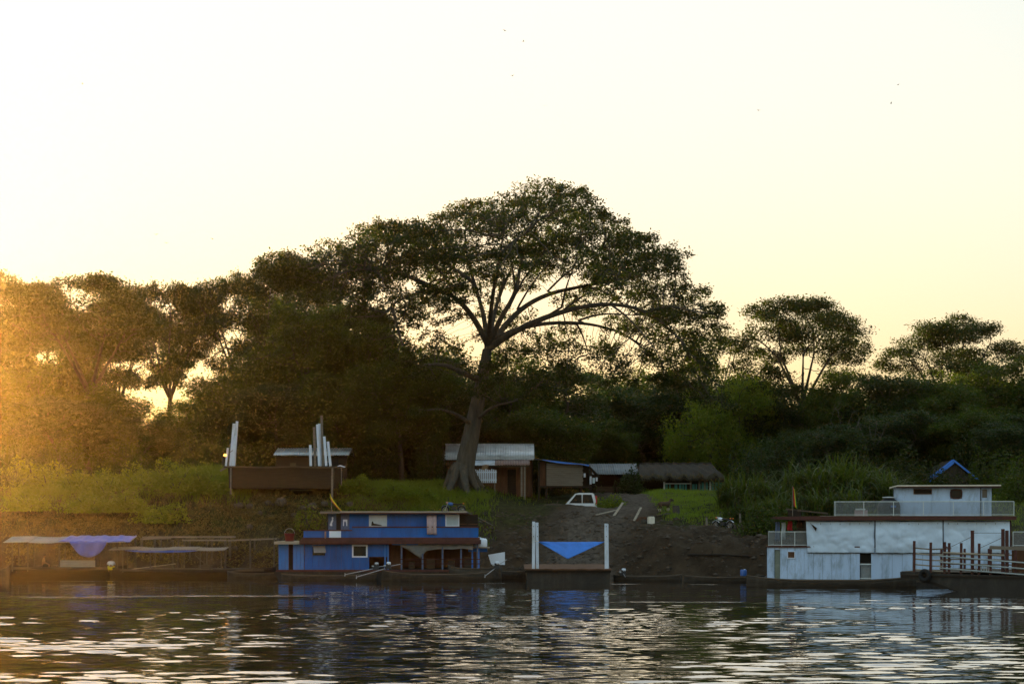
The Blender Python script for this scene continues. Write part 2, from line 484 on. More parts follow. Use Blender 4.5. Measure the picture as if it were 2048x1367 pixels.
# ------------------------------------------------------------------ trees
def colonize(att, nodes, par, step, kill, infl, iters, rng, trop=(0,0,0)):
    nodes = [np.asarray(p, float) for p in nodes]; par = list(par)
    A = att.copy()
    P = np.array(nodes)
    D = np.linalg.norm(A[:,None,:] - P[None], axis=2)
    near = D.argmin(1); dist = D.min(1)
    seen = {}
    for it in range(iters):
        ok = dist < infl
        if not ok.any(): break
        d = A[ok] - P[near[ok]]; d /= np.linalg.norm(d, axis=1, keepdims=True) + 1e-9
        acc = np.zeros_like(P); np.add.at(acc, near[ok], d)
        g = np.unique(near[ok])
        g = np.array([i for i in g if seen.get(int(i), 0) < 4], int)
        if len(g) == 0: break
        for i in g: seen[int(i)] = seen.get(int(i), 0) + 1
        v = acc[g]; v /= np.linalg.norm(v, axis=1, keepdims=True) + 1e-9
        v += rng.normal(0, .16, v.shape) + np.array(trop)
        v /= np.linalg.norm(v, axis=1, keepdims=True) + 1e-9
        new = P[g] + v*step
        n0 = len(P)
        P = np.vstack([P, new]); par += [int(i) for i in g]
        D = np.linalg.norm(A[:,None,:] - new[None], axis=2)
        j = D.argmin(1); dm = D[np.arange(len(A)), j]
        up = dm < dist; near[up] = n0 + j[up]; dist[up] = dm[up]
        keep = dist > kill
        A, near, dist = A[keep], near[keep], dist[keep]
        if len(A) == 0: break
    return P, np.array(par)

def limb_nodes(limbs, step):
    """limbs: list of (points, r0, r1, start) polylines; start = (limb index, fraction) or None"""
    nodes, par, rad, spans = [], [], [], []
    for pts, r0, r1, start in limbs:
        pts = [np.asarray(p, float) for p in pts]
        # smooth the polyline
        for _ in range(2):
            q = [pts[0]]
            for a, b in zip(pts[:-1], pts[1:]): q += [a*.75+b*.25, a*.25+b*.75]
            pts = q + [pts[-1]]
        seg = [np.linalg.norm(b-a) for a, b in zip(pts[:-1], pts[1:])]; L = sum(seg); n = max(2, int(L/step))
        cum = np.concatenate([[0], np.cumsum(seg)]); PP = np.array(pts)
        res = [np.array([np.interp(t, cum, PP[:,k]) for k in range(3)]) for t in np.linspace(0, L, n+1)]
        if start is None: prev, k0 = -1, 0
        else:
            s0, s1 = spans[start[0]]; prev = int(round(s0 + (s1-s0)*start[1])); k0 = 1
        first = len(nodes)
        for k in range(k0, n+1):
            nodes.append(res[k]); par.append(prev); rad.append(r0+(r1-r0)*k/n); prev = len(nodes)-1
        spans.append((first, len(nodes)-1))
    return nodes, par, rad

def tree_mesh(P, par, rspec, tip=.014, expo=2.05, rmax=None):
    n = len(P); r = np.zeros(n); acc = np.zeros(n); tips = np.zeros(n)
    nch = np.zeros(n, int); main = np.full(n, -1)
    hgt = np.zeros(n)
    order = range(n-1, -1, -1)
    for i in order:
        if acc[i] == 0: r[i] = tip; tips[i] = 1
        else: r[i] = acc[i]**(1/expo)
        if i < len(rspec): r[i] = max(rspec[i], 0) if rspec[i] > 0 else r[i]
        p = par[i]
        if p >= 0:
            acc[p] += r[i]**expo; tips[p] += tips[i]; hgt[p] = max(hgt[p], hgt[i]+1)
            if main[p] < 0 or r[i] > r[main[p]]: main[p] = i
    dirs = np.zeros((n,3))
    for i in range(n):
        p = par[i]
        dirs[i] = P[i]-P[p] if p >= 0 else (0,0,1)
    dirs /= np.linalg.norm(dirs, axis=1, keepdims=True)+1e-9
    # average with the main child so that bends stay smooth
    dd = dirs.copy()
    for i in range(n):
        if main[i] >= 0: dd[i] = dirs[i] + dirs[main[i]]
    dd /= np.linalg.norm(dd, axis=1, keepdims=True)+1e-9
    ref = np.where(np.abs(dd[:,2:3]) > .95, np.array([[1.,0,0]]), np.array([[0,0,1.]]))
    fa = np.cross(dd, ref); fa /= np.linalg.norm(fa, axis=1, keepdims=True)+1e-9
    fb = np.cross(fa, dd)
    ch = np.array([i for i in range(n) if par[i] >= 0]); pp = par[ch]
    ismain = main[pp] == ch
    r0 = np.where(ismain, r[pp], np.minimum(r[pp], r[ch]*1.15))
    V, F, base = [], [], 0
    for lo, hi, k in ((0,.025,3),(.025,.1,5),(.1,9,11)):
        m = (r[ch] >= lo) & (r[ch] < hi)
        if not m.any(): continue
        c, p, ra = ch[m], pp[m], r0[m]
        t = np.arange(k)*2*np.pi/k
        ring = lambda i, rr, w: P[i][:,None,:] + rr[:,None,None]*(np.cos(t)[None,:,None]*fa[w][:,None,:] + np.sin(t)[None,:,None]*fb[w][:,None,:])
        w0 = np.where(ismain[m], p, c)
        a = ring(p, ra, w0); b = ring(c, r[c], c)
        E = len(c)
        V.append(np.concatenate([a, b], 1).reshape(-1,3))
        o = base + np.arange(E)[:,None]*2*k
        i0 = np.arange(k)[None]; i1 = (np.arange(k)[None]+1) % k
        F.append(np.stack([o+i0, o+i1, o+k+i1, o+k+i0], -1).reshape(-1,4))
        base += E*2*k
    return np.concatenate(V), np.concatenate(F), r, hgt

def leaf_quads(C, size, rng, flat=.5, asp=.5, fold=True):
    """one diamond leaf at each centre"""
    n = len(C)
    nrm = rng.normal(0, 1, (n,3)); nrm[:,2] = np.abs(nrm[:,2]) + flat; nrm /= np.linalg.norm(nrm, axis=1, keepdims=True)
    u = rng.normal(0, 1, (n,3)); u -= nrm*(u*nrm).sum(1, keepdims=True); u /= np.linalg.norm(u, axis=1, keepdims=True)+1e-9
    v = np.cross(nrm, u)
    s = size*rng.uniform(.6, 1.35, (n,1))
    V = np.stack([C-u*s*.5, C+v*s*asp*.5-u*s*.08, C+u*s*.5-nrm*s*.12, C-v*s*asp*.5-u*s*.08], 1).reshape(-1,3)
    F = np.arange(n*4).reshape(n,4)
    return V, F

def crown_leaves(P, hgt, rng, per, spread, size, maxh=2, flat=.5, squash=.7):
    tips = np.where(hgt <= maxh)[0]
    q = P[tips]
    w = np.clip(1.0 + 2.1*fbm(q[:,0]*.42+q[:,2]*.31+7, q[:,1]*.42-q[:,2]*.37+3, 3), .12, 2.1)*rng.uniform(.4, 1.6, len(tips))   # bare twigs here, thick sprays there
    cnt = np.maximum(1, (per*w).astype(int))
    C = np.repeat(q, cnt, axis=0)
    off = rng.normal(0, 1, C.shape)*spread; off[:,2] *= squash
    C = C + off
    V, F = leaf_quads(C, size, rng, flat)
    clump = np.repeat(rng.rand(len(tips)), cnt)
    return V, F, np.clip(clump*.6 + rng.rand(len(C))*.4, 0, 1)

def make_tree(name, label, cat, loc, att, limbs, rng, step=.5, kill=.8, infl=30, iters=90, per=30, spread=.4, size=.24,
              leaf='leaf', bark='bark', tip=.014, expo=2.05, maxh=2, flat=.5, squash=.7, trop=(0,0,.05), group=None):
    nodes, par, rad = limb_nodes(limbs, step)
    P, par = colonize(att, nodes, par, step, kill, infl, iters, rng, trop)
    V, F, r, hgt = tree_mesh(P, par, rad, tip, expo)
    root = thing(name, label, cat, loc, 0, group)
    link('trunk', fast_mesh(name+'_trunk', V, F, 4, smooth=True), MT[bark], root)
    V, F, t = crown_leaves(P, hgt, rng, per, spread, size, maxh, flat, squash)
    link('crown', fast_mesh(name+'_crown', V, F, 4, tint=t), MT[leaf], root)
    return root

def ell(rng, n):
    v = rng.normal(0, 1, (n,3)); v /= np.linalg.norm(v, axis=1, keepdims=True)
    return v*rng.rand(n,1)**(1/3)

def pads_umbrella(rng, H, Rr, K, n, drop=.28, low=.25):
    """flat pads of foliage set out over a dome, a few lower ones under it"""
    out = []
    for k in range(K):
        a = rng.rand()*2*np.pi; q = math.sqrt((k+.5)/K)
        rr = Rr*q*rng.uniform(.85, 1.05)
        z = H*(1 - drop*q**2) - rng.rand()*H*.05
        if rng.rand() < low: z -= H*rng.uniform(.1, .26); rr *= .9
        s = rng.uniform(.16, .27)*Rr
        p = ell(rng, n//K)*np.array([s*1.25, s*1.25, s*.42]) + np.array([rr*math.cos(a), rr*math.sin(a), z])
        out.append(p)
    return np.concatenate(out)

def pads_round(rng, H, Rr, K, n, z0=.25):
    out = []
    for k in range(K):
        v = rng.normal(0, 1, 3); v /= np.linalg.norm(v); q = rng.uniform(.45, 1)
        c = np.array([v[0]*Rr*q, v[1]*Rr*q, H*(z0+1)/2 + v[2]*q*H*(1-z0)/2*.92])
        s = rng.uniform(.2, .34)*Rr
        out.append(ell(rng, n//K)*np.array([s, s, s*.75]) + c)
    return np.concatenate(out)

# ---- the giant tree
rng = np.random.RandomState(11)
TY = 158.0
def tp(px, py, dy=0.0):
    x, y, z = at(px, py, TY); return (x, TY+dy, z)
tb = tp(922, 975); TB = np.array([tb[0], TY, float(zt(tb[0], TY)) - .35])
def tl(px, py, dy=0.0): return np.array(tp(px, py, dy)) - TB
limbs = [
 ([(0,0,0), tl(928,940), tl(942,870), tl(956,800), tl(968,740), tl(976,690)], .92, .38, None),              # 0 trunk
 ([tl(976,690), tl(950,640,-1), tl(915,600,-2), tl(870,585,-3), tl(800,610,-4), tl(775,640,-4.5)], .27, .09, (0,1)),   # 1 left
 ([tl(975,690), tl(968,630,1), tl(948,560,2), tl(930,500,2)], .24, .09, (0,.97)),                               # 2
 ([tl(978,690), tl(1000,640,-1), tl(1032,590,-1), tl(1040,530,0), tl(1060,470,0)], .26, .09, (0,1)),            # 3
 ([tl(980,690), tl(1030,620,2), tl(1090,580,3), tl(1170,560,4), tl(1250,545,4)], .28, .09, (0,1)),              # 4
 ([tl(980,695), tl(1040,660,-2), tl(1120,630,-3), tl(1210,615,-4), tl(1290,635,-5), tl(1350,690,-5)], .29, .08, (0,.98)),  # 5
 ([tl(985,680), tl(1050,650,0), tl(1150,640,1), tl(1230,655,1), tl(1290,690,1)], .22, .06, (0,.97)),            # 6
 ([tl(960,760), tl(930,750,-2), tl(890,735,-4), tl(850,740,-5)], .28, .10, (0,.78)),                            # 7
 ([tl(945,850), tl(915,830,-2), tl(880,822,-4), tl(862,826,-4.5)], .20, .06, (0,.55)),                          # 8
 ([tl(952,840), tl(985,815,-2), tl(1030,808,-4)], .18, .05, (0,.56)),                                           # 9
 ([tl(870,585,-3), tl(820,560,-3), tl(740,540,-2), tl(660,530,-1)], .20, .06, (1,.55)),                         # 10
 ([tl(790,620,-4), tl(800,660,-5), tl(812,700,-5)], .14, .09, (1,.95)),                                         # 11 broken stub
 ([tl(948,560,2), tl(900,520,4), tl(850,490,5)], .18, .06, (2,.6)),
 ([tl(975,690), tl(990,600,5), tl(1010,540,7), tl(1040,480,8)], .26, .08, (0,1)),
 ([tl(976,690), tl(985,610,-5), tl(1000,540,-7), tl(1010,480,-8)], .24, .07, (0,1)),
]
for li, fr, px, py, dy in ((1,.45,850,520,-4),(1,.6,760,560,-6),(2,.5,890,540,5),(3,.4,1075,540,-4),(3,.6,1010,470,-4),(4,.35,1110,510,1),(4,.55,1200,500,2),(4,.75,1270,600,7),
                           (5,.3,1140,560,-6),(5,.5,1260,570,-7),(5,.65,1300,720,-8),(5,.8,1380,640,-6),(6,.4,1180,700,3),(6,.6,1280,620,4),(6,.8,1340,740,3),(10,.5,700,500,0),(13,.5,980,470,9),(14,.5,1050,500,-9)):
    a_ = np.array(limbs[li][0][min(len(limbs[li][0])-1, max(1, int(round(fr*(len(limbs[li][0])-1)))))]); b_ = tl(px, py, dy)
    limbs.append(([a_, a_*.55+b_*.45+np.array([0,0,.5]), b_], .11, .04, (li, fr)))
# buttress roots
for a in range(0, 360, 45):
    c, s = math.cos(R(a+15)), math.sin(R(a+15)); q = random.Random(a).uniform(.8, 1.25)
    limbs.append(([(c*.45, s*.45, 2.6), (c*1.1*q, s*1.1*q, 1.0), (c*2.1*q, s*2.1*q, -.15)], .48, .18, (0, .1)))
tops_px = [555,565,600,640,700,712,735,800,880,930,1010,1040,1070,1110,1160,1175,1220,1280,1320,1335,1355,1385,1405,1425,1440]
tops_py = [540,515,498,490,478,455,438,428,414,400,386,366,354,358,384,414,426,456,492,525,552,585,605,645,700]
thick_px = [555,640,720,800,900,1000,1100,1200,1280,1330,1380,1440]
thick_m  = [1.0,2.6,4.5,6.0,5.5,5.0,5.2,5.0,6.0,7.0,8.0,5.0]
att = []
npad = 165
for k in range(npad):
    px = 560 + (1435-560)*((k+rng.rand())/npad)
    top = np.interp(px, tops_px, tops_py)
    x = (px-1024)/FPX*TY
    ztop = CAM_H - (top-HOR)/FPX*TY
    half = 12.5*math.sqrt(max(.05, 1-((px-985)/465)**2))
    for j in range(2):
        dy = rng.uniform(-1, 1)*half
        u = rng.rand()**1.6
        zc = ztop - .75 - u*np.interp(px, thick_px, thick_m) - 4.2*(abs(dy)/13.5)**2
        s = rng.uniform(1.2, 2.1)
        att.append(ell(rng, 34)*np.array([s*1.15, s*1.2, s*.5]) + np.array([x, TY+dy, zc]))
# sparse inner sprays, and the lower skirt on the left and around the trunk
for px, py, dy, s, n in ((840,650,-3,1.8,26),(880,700,-4,1.7,26),(770,680,-4,2.0,36),(720,640,-3,2.0,36),(900,640,0,1.5,18),(1180,590,3,1.4,18),(1120,600,-2,1.2,12),
                         (860,760,-5,1.6,26),(845,830,-5,1.2,18),(1060,800,-4.5,1.3,16),(1100,690,1,1.5,18),(1200,700,0,1.6,20),(1150,670,2,1.5,16),(1040,640,3,1.2,10),
                         (1280,720,-3,1.8,26),(1330,760,-3,1.6,26),(1380,740,-2,1.7,30),(1240,660,-2,1.4,16),(1310,640,0,1.5,20),(700,590,0,2.0,34),(760,560,1,2.2,34),
                         (1390,690,1,1.8,34),(1350,650,2,1.8,26),(930,560,4,1.4,12),(1050,540,5,1.4,14),(1020,740,3,1.6,22),(820,590,4,2,30),(955,745,-4,1.3,22),(985,775,-3.5,1.2,20),(940,790,-4,1.2,20),(1000,730,-3,1.3,20),(925,715,-4,1.4,22)):
    att.append(ell(rng, n)*np.array([s*1.2, s*1.2, s*.55]) + np.array(tp(px, py, dy)))
for k in range(70):                                      # foliage hanging under the right-hand limbs and inside on the left
    if k < 32: px, py = rng.uniform(1010, 1410), rng.uniform(625, 775)
    elif k > 45: px, py = rng.uniform(1050, 1330), rng.uniform(665, 775)
    else: px, py = rng.uniform(720, 960), rng.uniform(560, 720)
    dy = rng.uniform(-7, 7); s = rng.uniform(.8, 1.6)
    att.append(ell(rng, int(8*s*s)+5)*np.array([s*1.2, s*1.2, s*.5]) + np.array(tp(px, py, dy)))
att = np.concatenate(att) - TB
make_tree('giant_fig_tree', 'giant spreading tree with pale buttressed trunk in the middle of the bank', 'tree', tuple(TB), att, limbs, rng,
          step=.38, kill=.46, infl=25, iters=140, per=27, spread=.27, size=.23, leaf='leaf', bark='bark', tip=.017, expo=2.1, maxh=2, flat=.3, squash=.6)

# ---- tree kinds to repeat
def proto(kind, seed):
    rng = np.random.RandomState(seed)
    if kind == 'umbrella':
        H, Rr = 18.0, 8.0
        att = pads_umbrella(rng, H, Rr, 46, 3800, .26, .32)
        lean = rng.normal(0, .6, 2)
        limbs = [([(0,0,-.5), (lean[0]*.3,lean[1]*.3,3), (lean[0],lean[1],H*.45)], .42, .26, None)]
        for q in range(5):
            a = q*1.257+rng.rand()*.6; b = rng.uniform(2.2, 3.6)
            limbs.append(([(lean[0],lean[1],H*.43), (lean[0]+math.cos(a)*b*.45, lean[1]+math.sin(a)*b*.45, H*.56), (lean[0]+math.cos(a)*b, lean[1]+math.sin(a)*b, H*.70)], .2, .09, (0, rng.uniform(.82, 1))))
        return H, Rr, dict(att=att, limbs=limbs, rng=rng, step=.45, kill=.52, per=32, spread=.42, size=.27, leaf='leaf', bark='bark_dark', expo=2.2, flat=.5, squash=.5)
    if kind == 'round':
        H, Rr = 14.0, 5.5
        att = pads_round(rng, H, Rr, 70, 4200, .12)
        limbs = [([(0,0,-.5), (rng.normal(0,.3),rng.normal(0,.3),4), (rng.normal(0,.5),rng.normal(0,.5),8.5)], .34, .12, None)]
        return H, Rr, dict(att=att, limbs=limbs, rng=rng, step=.45, kill=.52, per=36, spread=.42, size=.28, leaf='leaf_mid', bark='bark', expo=2.3, flat=.3, squash=.85)
    if kind == 'forest':
        H, Rr = 15.0, 5.0
        att = np.concatenate([pads_round(rng, H, Rr, 46, 2800, .26), pads_umbrella(rng, H, Rr*.9, 12, 900, .2)])
        limbs = [([(0,0,-.5), (rng.normal(0,.4),rng.normal(0,.4),5), (rng.normal(0,.7),rng.normal(0,.7),10)], .28, .10, None)]
        return H, Rr, dict(att=att, limbs=limbs, rng=rng, step=.45, kill=.54, per=34, spread=.44, size=.28, leaf='leaf_blue', bark='bark_pale', expo=2.3, flat=.3, squash=.8)
    if kind == 'plume':                                 # dense soft bush, fine upright leaves
        H, Rr = 8.0, 4.6
        att = pads_round(rng, H, Rr, 60, 2800, .02)
        limbs = [([(0,0,-.3), (.1,0,1.2)], .2, .14, None)]
        for q in range(7):
            a = q*.9; limbs.append(([(.1,0,1.1), (math.cos(a)*1.4, math.sin(a)*1.4, 2.6), (math.cos(a)*2.2, math.sin(a)*2.2, 4.6)], .11, .04, (0,1)))
        return H, Rr, dict(att=att, limbs=limbs, rng=rng, step=.38, kill=.45, per=44, spread=.33, size=.2, leaf='leaf_yellow', bark='bark_dark', expo=2.3, flat=.0, squash=1.2)
    if kind == 'thicket':
        H, Rr = 9.0, 5.5
        att = pads_round(rng, H, Rr, 60, 3600, -.15); att = att[att[:,2] > .2]
        limbs = [([(0,0,-.5), (.1,0,1.5)], .2, .14, None)]
        for q in range(6):
            a = q*1.05; limbs.append(([(.1,0,1.2), (math.cos(a)*1.6, math.sin(a)*1.6, 3), (math.cos(a)*2.6, math.sin(a)*2.6, 5)], .12, .04, (0,1)))
        return H, Rr, dict(att=att, limbs=limbs, rng=rng, step=.45, kill=.55, per=34, spread=.45, size=.3, leaf='leaf', bark='bark_dark', expo=2.3, flat=.3, squash=.9)
    if kind == 'sparse':                                # half-bare slender tree
        H, Rr = 14.0, 4.0
        att = pads_umbrella(rng, H, Rr, 14, 420, .35, .4)
        limbs = [([(0,0,-.5), (.3,0,4), (-.2,.2,7)], .2, .12, None)]
        for q in range(4):
            a = q*1.6+.4; limbs.append(([(-.1,.1,6), (math.cos(a)*1.2, math.sin(a)*1.2, 8.5), (math.cos(a)*2.2, math.sin(a)*2.2, 11)], .1, .04, (0,rng.uniform(.6,1))))
        return H, Rr, dict(att=att, limbs=limbs, rng=rng, step=.45, kill=.6, per=7, spread=.35, size=.22, leaf='leaf_mid', bark='bark_pale', expo=2.2, maxh=1)
PRO = {}
def get_proto(key):
    if key not in PRO:
        kind, seed = key
        H, Rr, kw = proto(kind, seed)
        PRO[key] = [make_tree('tree', 'x', 'tree', (0,0,0), **kw), H, Rr, False]
    return PRO[key]

def place(key, px, Y, top, wpx, label, group=None, rz=0.0, name=None, cat='tree', leaf=None):
    pr = get_proto(key)
    root, H, Rr, used = pr
    if used: root = copy_tree(root)
    else: pr[3] = True
    x = (px-1024)/FPX*Y
    zb = float(zt(x, Y))
    ztop = CAM_H - (top-HOR)/FPX*Y
    sz = (ztop-zb)/H; sx = wpx/FPX*Y/(2*Rr)
    root.name = name or ('umbrella_tree' if key[0] == 'umbrella' else 'forest_tree')
    root.location = (x, Y, zb); root.scale = (sx, sx, sz); root.rotation_euler = (0, 0, rz)
    if 'group' in root: del root['group']
    tag(root, label, cat, group)
    return root

U1, U2, U3 = ('umbrella',3), ('umbrella',8), ('umbrella',21)
R1, R2 = ('round',4), ('round',9)
F1, F2 = ('forest',6), ('forest',15)
GL, GR_, GM = 'tall trees on the left skyline', 'trees of the dark wood on the right', 'bushy trees left of the giant tree'
place(U1, 15, 188, 558, 250, 'tall flat-topped tree cut by the left edge of the photo', GL, .3)
place(U2, 165, 178, 551, 330, 'broad dark flat-topped tree, second crown from the left edge', GL, 1.1)
place(U3, 335, 192, 566, 250, 'see-through tree with forking trunk and bright sky between its branches', GL, 2.0)
place(U1, 470, 190, 556, 230, 'flat-topped tree between the see-through tree and the giant tree', GL, 4.0)
place(U2, 570, 184, 545, 260, 'flat-topped tree whose crown touches the left tip of the giant crown', GL, 3.4)
place(R1, 60, 172, 730, 240, 'dark bushy tree low at the left edge above the tall cane grass', GM, .5)
place(R2, 185, 176, 770, 230, 'dark bushy tree below the second crown from the left', GM, 1.5)
place(F1, 120, 168, 790, 220, 'low dark tree behind the grassy mound, far left', GM, 2.5)
place(R1, 375, 176, 800, 220, 'low bushy tree left of the barge hauled out on the bank', GM, 2.2)
place(F2, 285, 172, 835, 200, 'low bushy tree under the bright gap in the left trees', GM, 1.9)
place(R2, 485, 178, 720, 220, 'bushy tree standing straight behind the hauled-out barge', GM, 3.0)
place(R1, 600, 174, 600, 250, 'tall bushy tree above the white posts of the hauled-out barge', GM, 3.9)
place(R2, 720, 178, 585, 250, 'tall bushy tree under the left limbs of the giant tree', GM, 5.0)
place(F1, 560, 168, 760, 200, 'lower green tree right behind the hauled-out barge', GM, .7)
place(R1, 680, 167, 740, 200, 'lower green tree between the hauled-out barge and the slender trunk', GM, 1.2)
place(R2, 805, 166, 690, 210, 'leafy tree with slender trunk left of the giant trunk', GM, 2.8)
place(F2, 880, 172, 720, 200, 'dark leafy tree just behind the giant trunk', GM, 4.1)
place(U3, 95, 200, 612, 270, 'lacy flat-topped tree set back between the two leftmost crowns', GL, 5.1)
place(U1, 255, 202, 590, 230, 'lacy flat-topped tree set back left of the see-through tree', GL, 1.6)
GC = 'trees behind the huts'
place(R1, 1010, 182, 700, 210, 'dark tree behind the tin roof, right of the giant trunk', GC, 4.4)
place(F1, 1100, 186, 728, 230, 'dark tree above the right end of the tin roof', GC, 5.2)
place(R2, 1080, 176, 810, 200, 'lower dark tree close behind the plank-walled shack', GC, .2)
place(F2, 1200, 204, 745, 230, 'dark tree above the long grey-roofed shed', GC, 1.0)
place(R1, 1180, 194, 835, 180, 'low dark tree directly behind the grey-roofed shed', GC, 3.3)
place(F1, 1290, 202, 790, 210, 'dark tree behind the thatched roof, left part', GC, 2.4)
place(R2, 1290, 212, 735, 200, 'dark tree farther back between shed and thatched roof', GC, 5.9)
place(F2, 1385, 200, 725, 200, 'cool green tree left of and behind the yellow-green bush', GC, 3.6)
place(('sparse',2), 1435, 215, 612, 170, 'thin half-bare tree beyond the right end of the giant crown', None, .4, 'slender_tree')
place(U3, 1600, 192, 594, 290, 'big flat-topped tree standing above the wood, right of centre', None, .8)
place(U1, 1905, 196, 640, 280, 'lighter flat-topped tree above the wood near the right edge', None, 2.4)
place(F1, 1510, 208, 745, 190, 'wood tree behind the yellow-green bush', GR_, 1.4)
place(F2, 1600, 190, 770, 200, 'wood tree under the big flat-topped tree', GR_, .1)
place(R1, 1690, 186, 738, 220, 'wood tree between the two flat-topped trees of the right', GR_, 1.7, leaf='leaf_blue')
place(F1, 1790, 184, 745, 210, 'wood tree just left of the lighter flat-topped tree', GR_, 2.9)
place(R2, 1890, 182, 745, 220, 'wood tree under the lighter flat-topped tree', GR_, 4.7)
place(R1, 2010, 184, 715, 250, 'wood tree cut by the right edge of the photo', GR_, 5.6)
place(F2, 1660, 172, 850, 180, 'low wood tree behind the cane thicket', GR_, 4.9)
place(F1, 1800, 174, 820, 200, 'low wood tree left of the blue-roofed hut', GR_, 5.1)
place(R2, 1930, 174, 810, 200, 'low wood tree right behind the blue-roofed hut', GR_, .9)
place(F2, 2040, 166, 830, 190, 'low wood tree at the right edge beside the blue-roofed hut', GR_, 2.2)
place(('sparse',2), 1745, 172, 805, 110, 'pale bare-stemmed tree between the cane thicket and the wheelhouse', None, 1.2, 'slender_tree')
place(('sparse',7), 1690, 173, 800, 110, 'pale leaning tree with thin stems behind the cane thicket', None, 2.2, 'slender_tree')
place(('plume',5), 1452, 189, 756, 228, 'rounded yellow-green bush tree behind the thatched hut', None, .6, 'bush_tree', 'bush')
# the wood goes on past both edges
for i, (k, px, Y, top, w) in enumerate(((R2,-120,172,900,200),(F1,-260,184,900,200),(R1,-420,180,880,200),(U3,-760,196,560,300),
                         (R2,2160,182,720,250),(F1,2280,180,730,240),(U2,2240,200,650,280),(R1,2400,178,720,260),(F2,2190,168,810,220))):
    place(k, px, Y, top, w, 'tree of the wood beyond the edge of the photo', 'wood beyond the edges of the photo', i*1.3)
T1, T2 = ('thicket',12), ('thicket',31)
UG = 'undergrowth trees at the foot of the wood'
for i, (px, Y, top, w, lab) in enumerate((
  (-60,180,880,200,'undergrowth beyond the left edge'), (45,182,705,250,'undergrowth under the left-edge trees'), (150,186,715,240,'undergrowth under the second crown from the left'),
  (240,190,830,200,'undergrowth left of the bright gap'), (330,196,850,220,'undergrowth under the bright gap'), (430,186,770,220,'undergrowth right of the bright gap'),
  (530,182,715,230,'undergrowth over the hauled-out barge'), (640,184,640,240,'undergrowth left of the white-roofed building'), (760,186,650,240,'undergrowth left of the giant trunk, higher'),
  (860,186,690,220,'undergrowth touching the giant trunk on its left'), (960,190,740,220,'undergrowth behind the giant trunk'), (1060,194,760,220,'undergrowth behind the tin roof'),
  (1160,210,800,220,'undergrowth behind the plank-walled shack'), (1260,212,800,220,'undergrowth behind the grey shed'), (1360,214,780,220,'undergrowth behind the thatched roof'),
  (1460,210,780,220,'undergrowth behind the yellow-green bush'), (1560,194,790,220,'undergrowth behind the cane thicket'), (1660,194,770,220,'undergrowth between thicket and tank'),
  (1760,192,770,220,'undergrowth left of the wheelhouse'), (1850,190,780,220,'undergrowth over the wheelhouse'), (1950,190,760,220,'undergrowth over the blue-roofed hut'),
  (2050,188,750,240,'undergrowth at the right edge'), (690,172,800,180,'low thicket right of the white-roofed building'), (450,172,820,180,'low thicket behind the left white posts'),
  (960,178,830,180,'low thicket behind the tin-roofed shack'), (1400,204,850,200,'low thicket behind the right end of the thatched roof'), (1580,176,860,180,'low thicket behind the left end of the cane'),
  (1730,176,870,200,'low thicket behind the right end of the cane'), (1850,178,860,220,'low thicket left of the blue-roofed hut'), (1990,176,850,220,'low thicket right of the blue-roofed hut'))):
    place((T1, T2)[i % 2], px, Y, top, w, 'dense '+lab, UG, i*1.7, 'thicket_tree')
# a far belt of trees closes the view at the foot of the wood
for i in range(26):
    px = -300 + i*105
    k = (F1, R1, F2, R2)[i % 4]
    lim = 870 if not (220 < px < 360) else 880
    place(k, px + (i*37 % 40), 222 + (i*13 % 18), lim - (i*29 % 40), 210, 'far tree low behind the front trees of the wood', 'far trees behind the wood', i*.9)

# ------------------------------------------------------------------ bushes, cane, grass
def bush_mesh(name, rng, rad, hgt, n, size, leaf, flat=.3):
    C = ell(rng, n)
    C = C/np.linalg.norm(C, axis=1, keepdims=True)*(rng.rand(n,1)**.35)
    lump = 1 + .35*np.sin(C[:,0:1]*5+rng.rand()*6)*np.sin(C[:,1:2]*4+rng.rand()*6)
    C = C*np.array([rad, rad, hgt])*lump; C[:,2] = np.abs(C[:,2])
    V, F = leaf_quads(C, size, rng, flat)
    return fast_mesh(name, V, F, 4, tint=rng.rand(n))
def shrub(px, Y, wpx, hpx, label, leaf='leaf_mid', n=2600, size=.24, group=None, dry=False, name='shrub'):
    rng = np.random.RandomState(int(px*7+Y))
    x = (px-1024)/FPX*Y; zb = float(zt(x, Y)); sc_ = Y/FPX
    t = thing(name, label, 'shrub', (x, Y, zb-.1), 0, group)
    link('foliage', bush_mesh('shrub_leaves', rng, wpx*sc_/2, hpx*sc_, n, size, leaf), MT[leaf], t)
    mb = MB()
    for k in range(5):
        a = k*1.3+px; mb.tube([(0,0,0), (math.cos(a)*wpx*sc_*.12, math.sin(a)*wpx*sc_*.12, hpx*sc_*.4), (math.cos(a)*wpx*sc_*.28, math.sin(a)*wpx*sc_*.28, hpx*sc_*.8)], [.05,.035,.015], 5)
    mb.build('stem', MT['bark_dark'], t)
    return t
GS = 'shrubs on the bank and terrace'
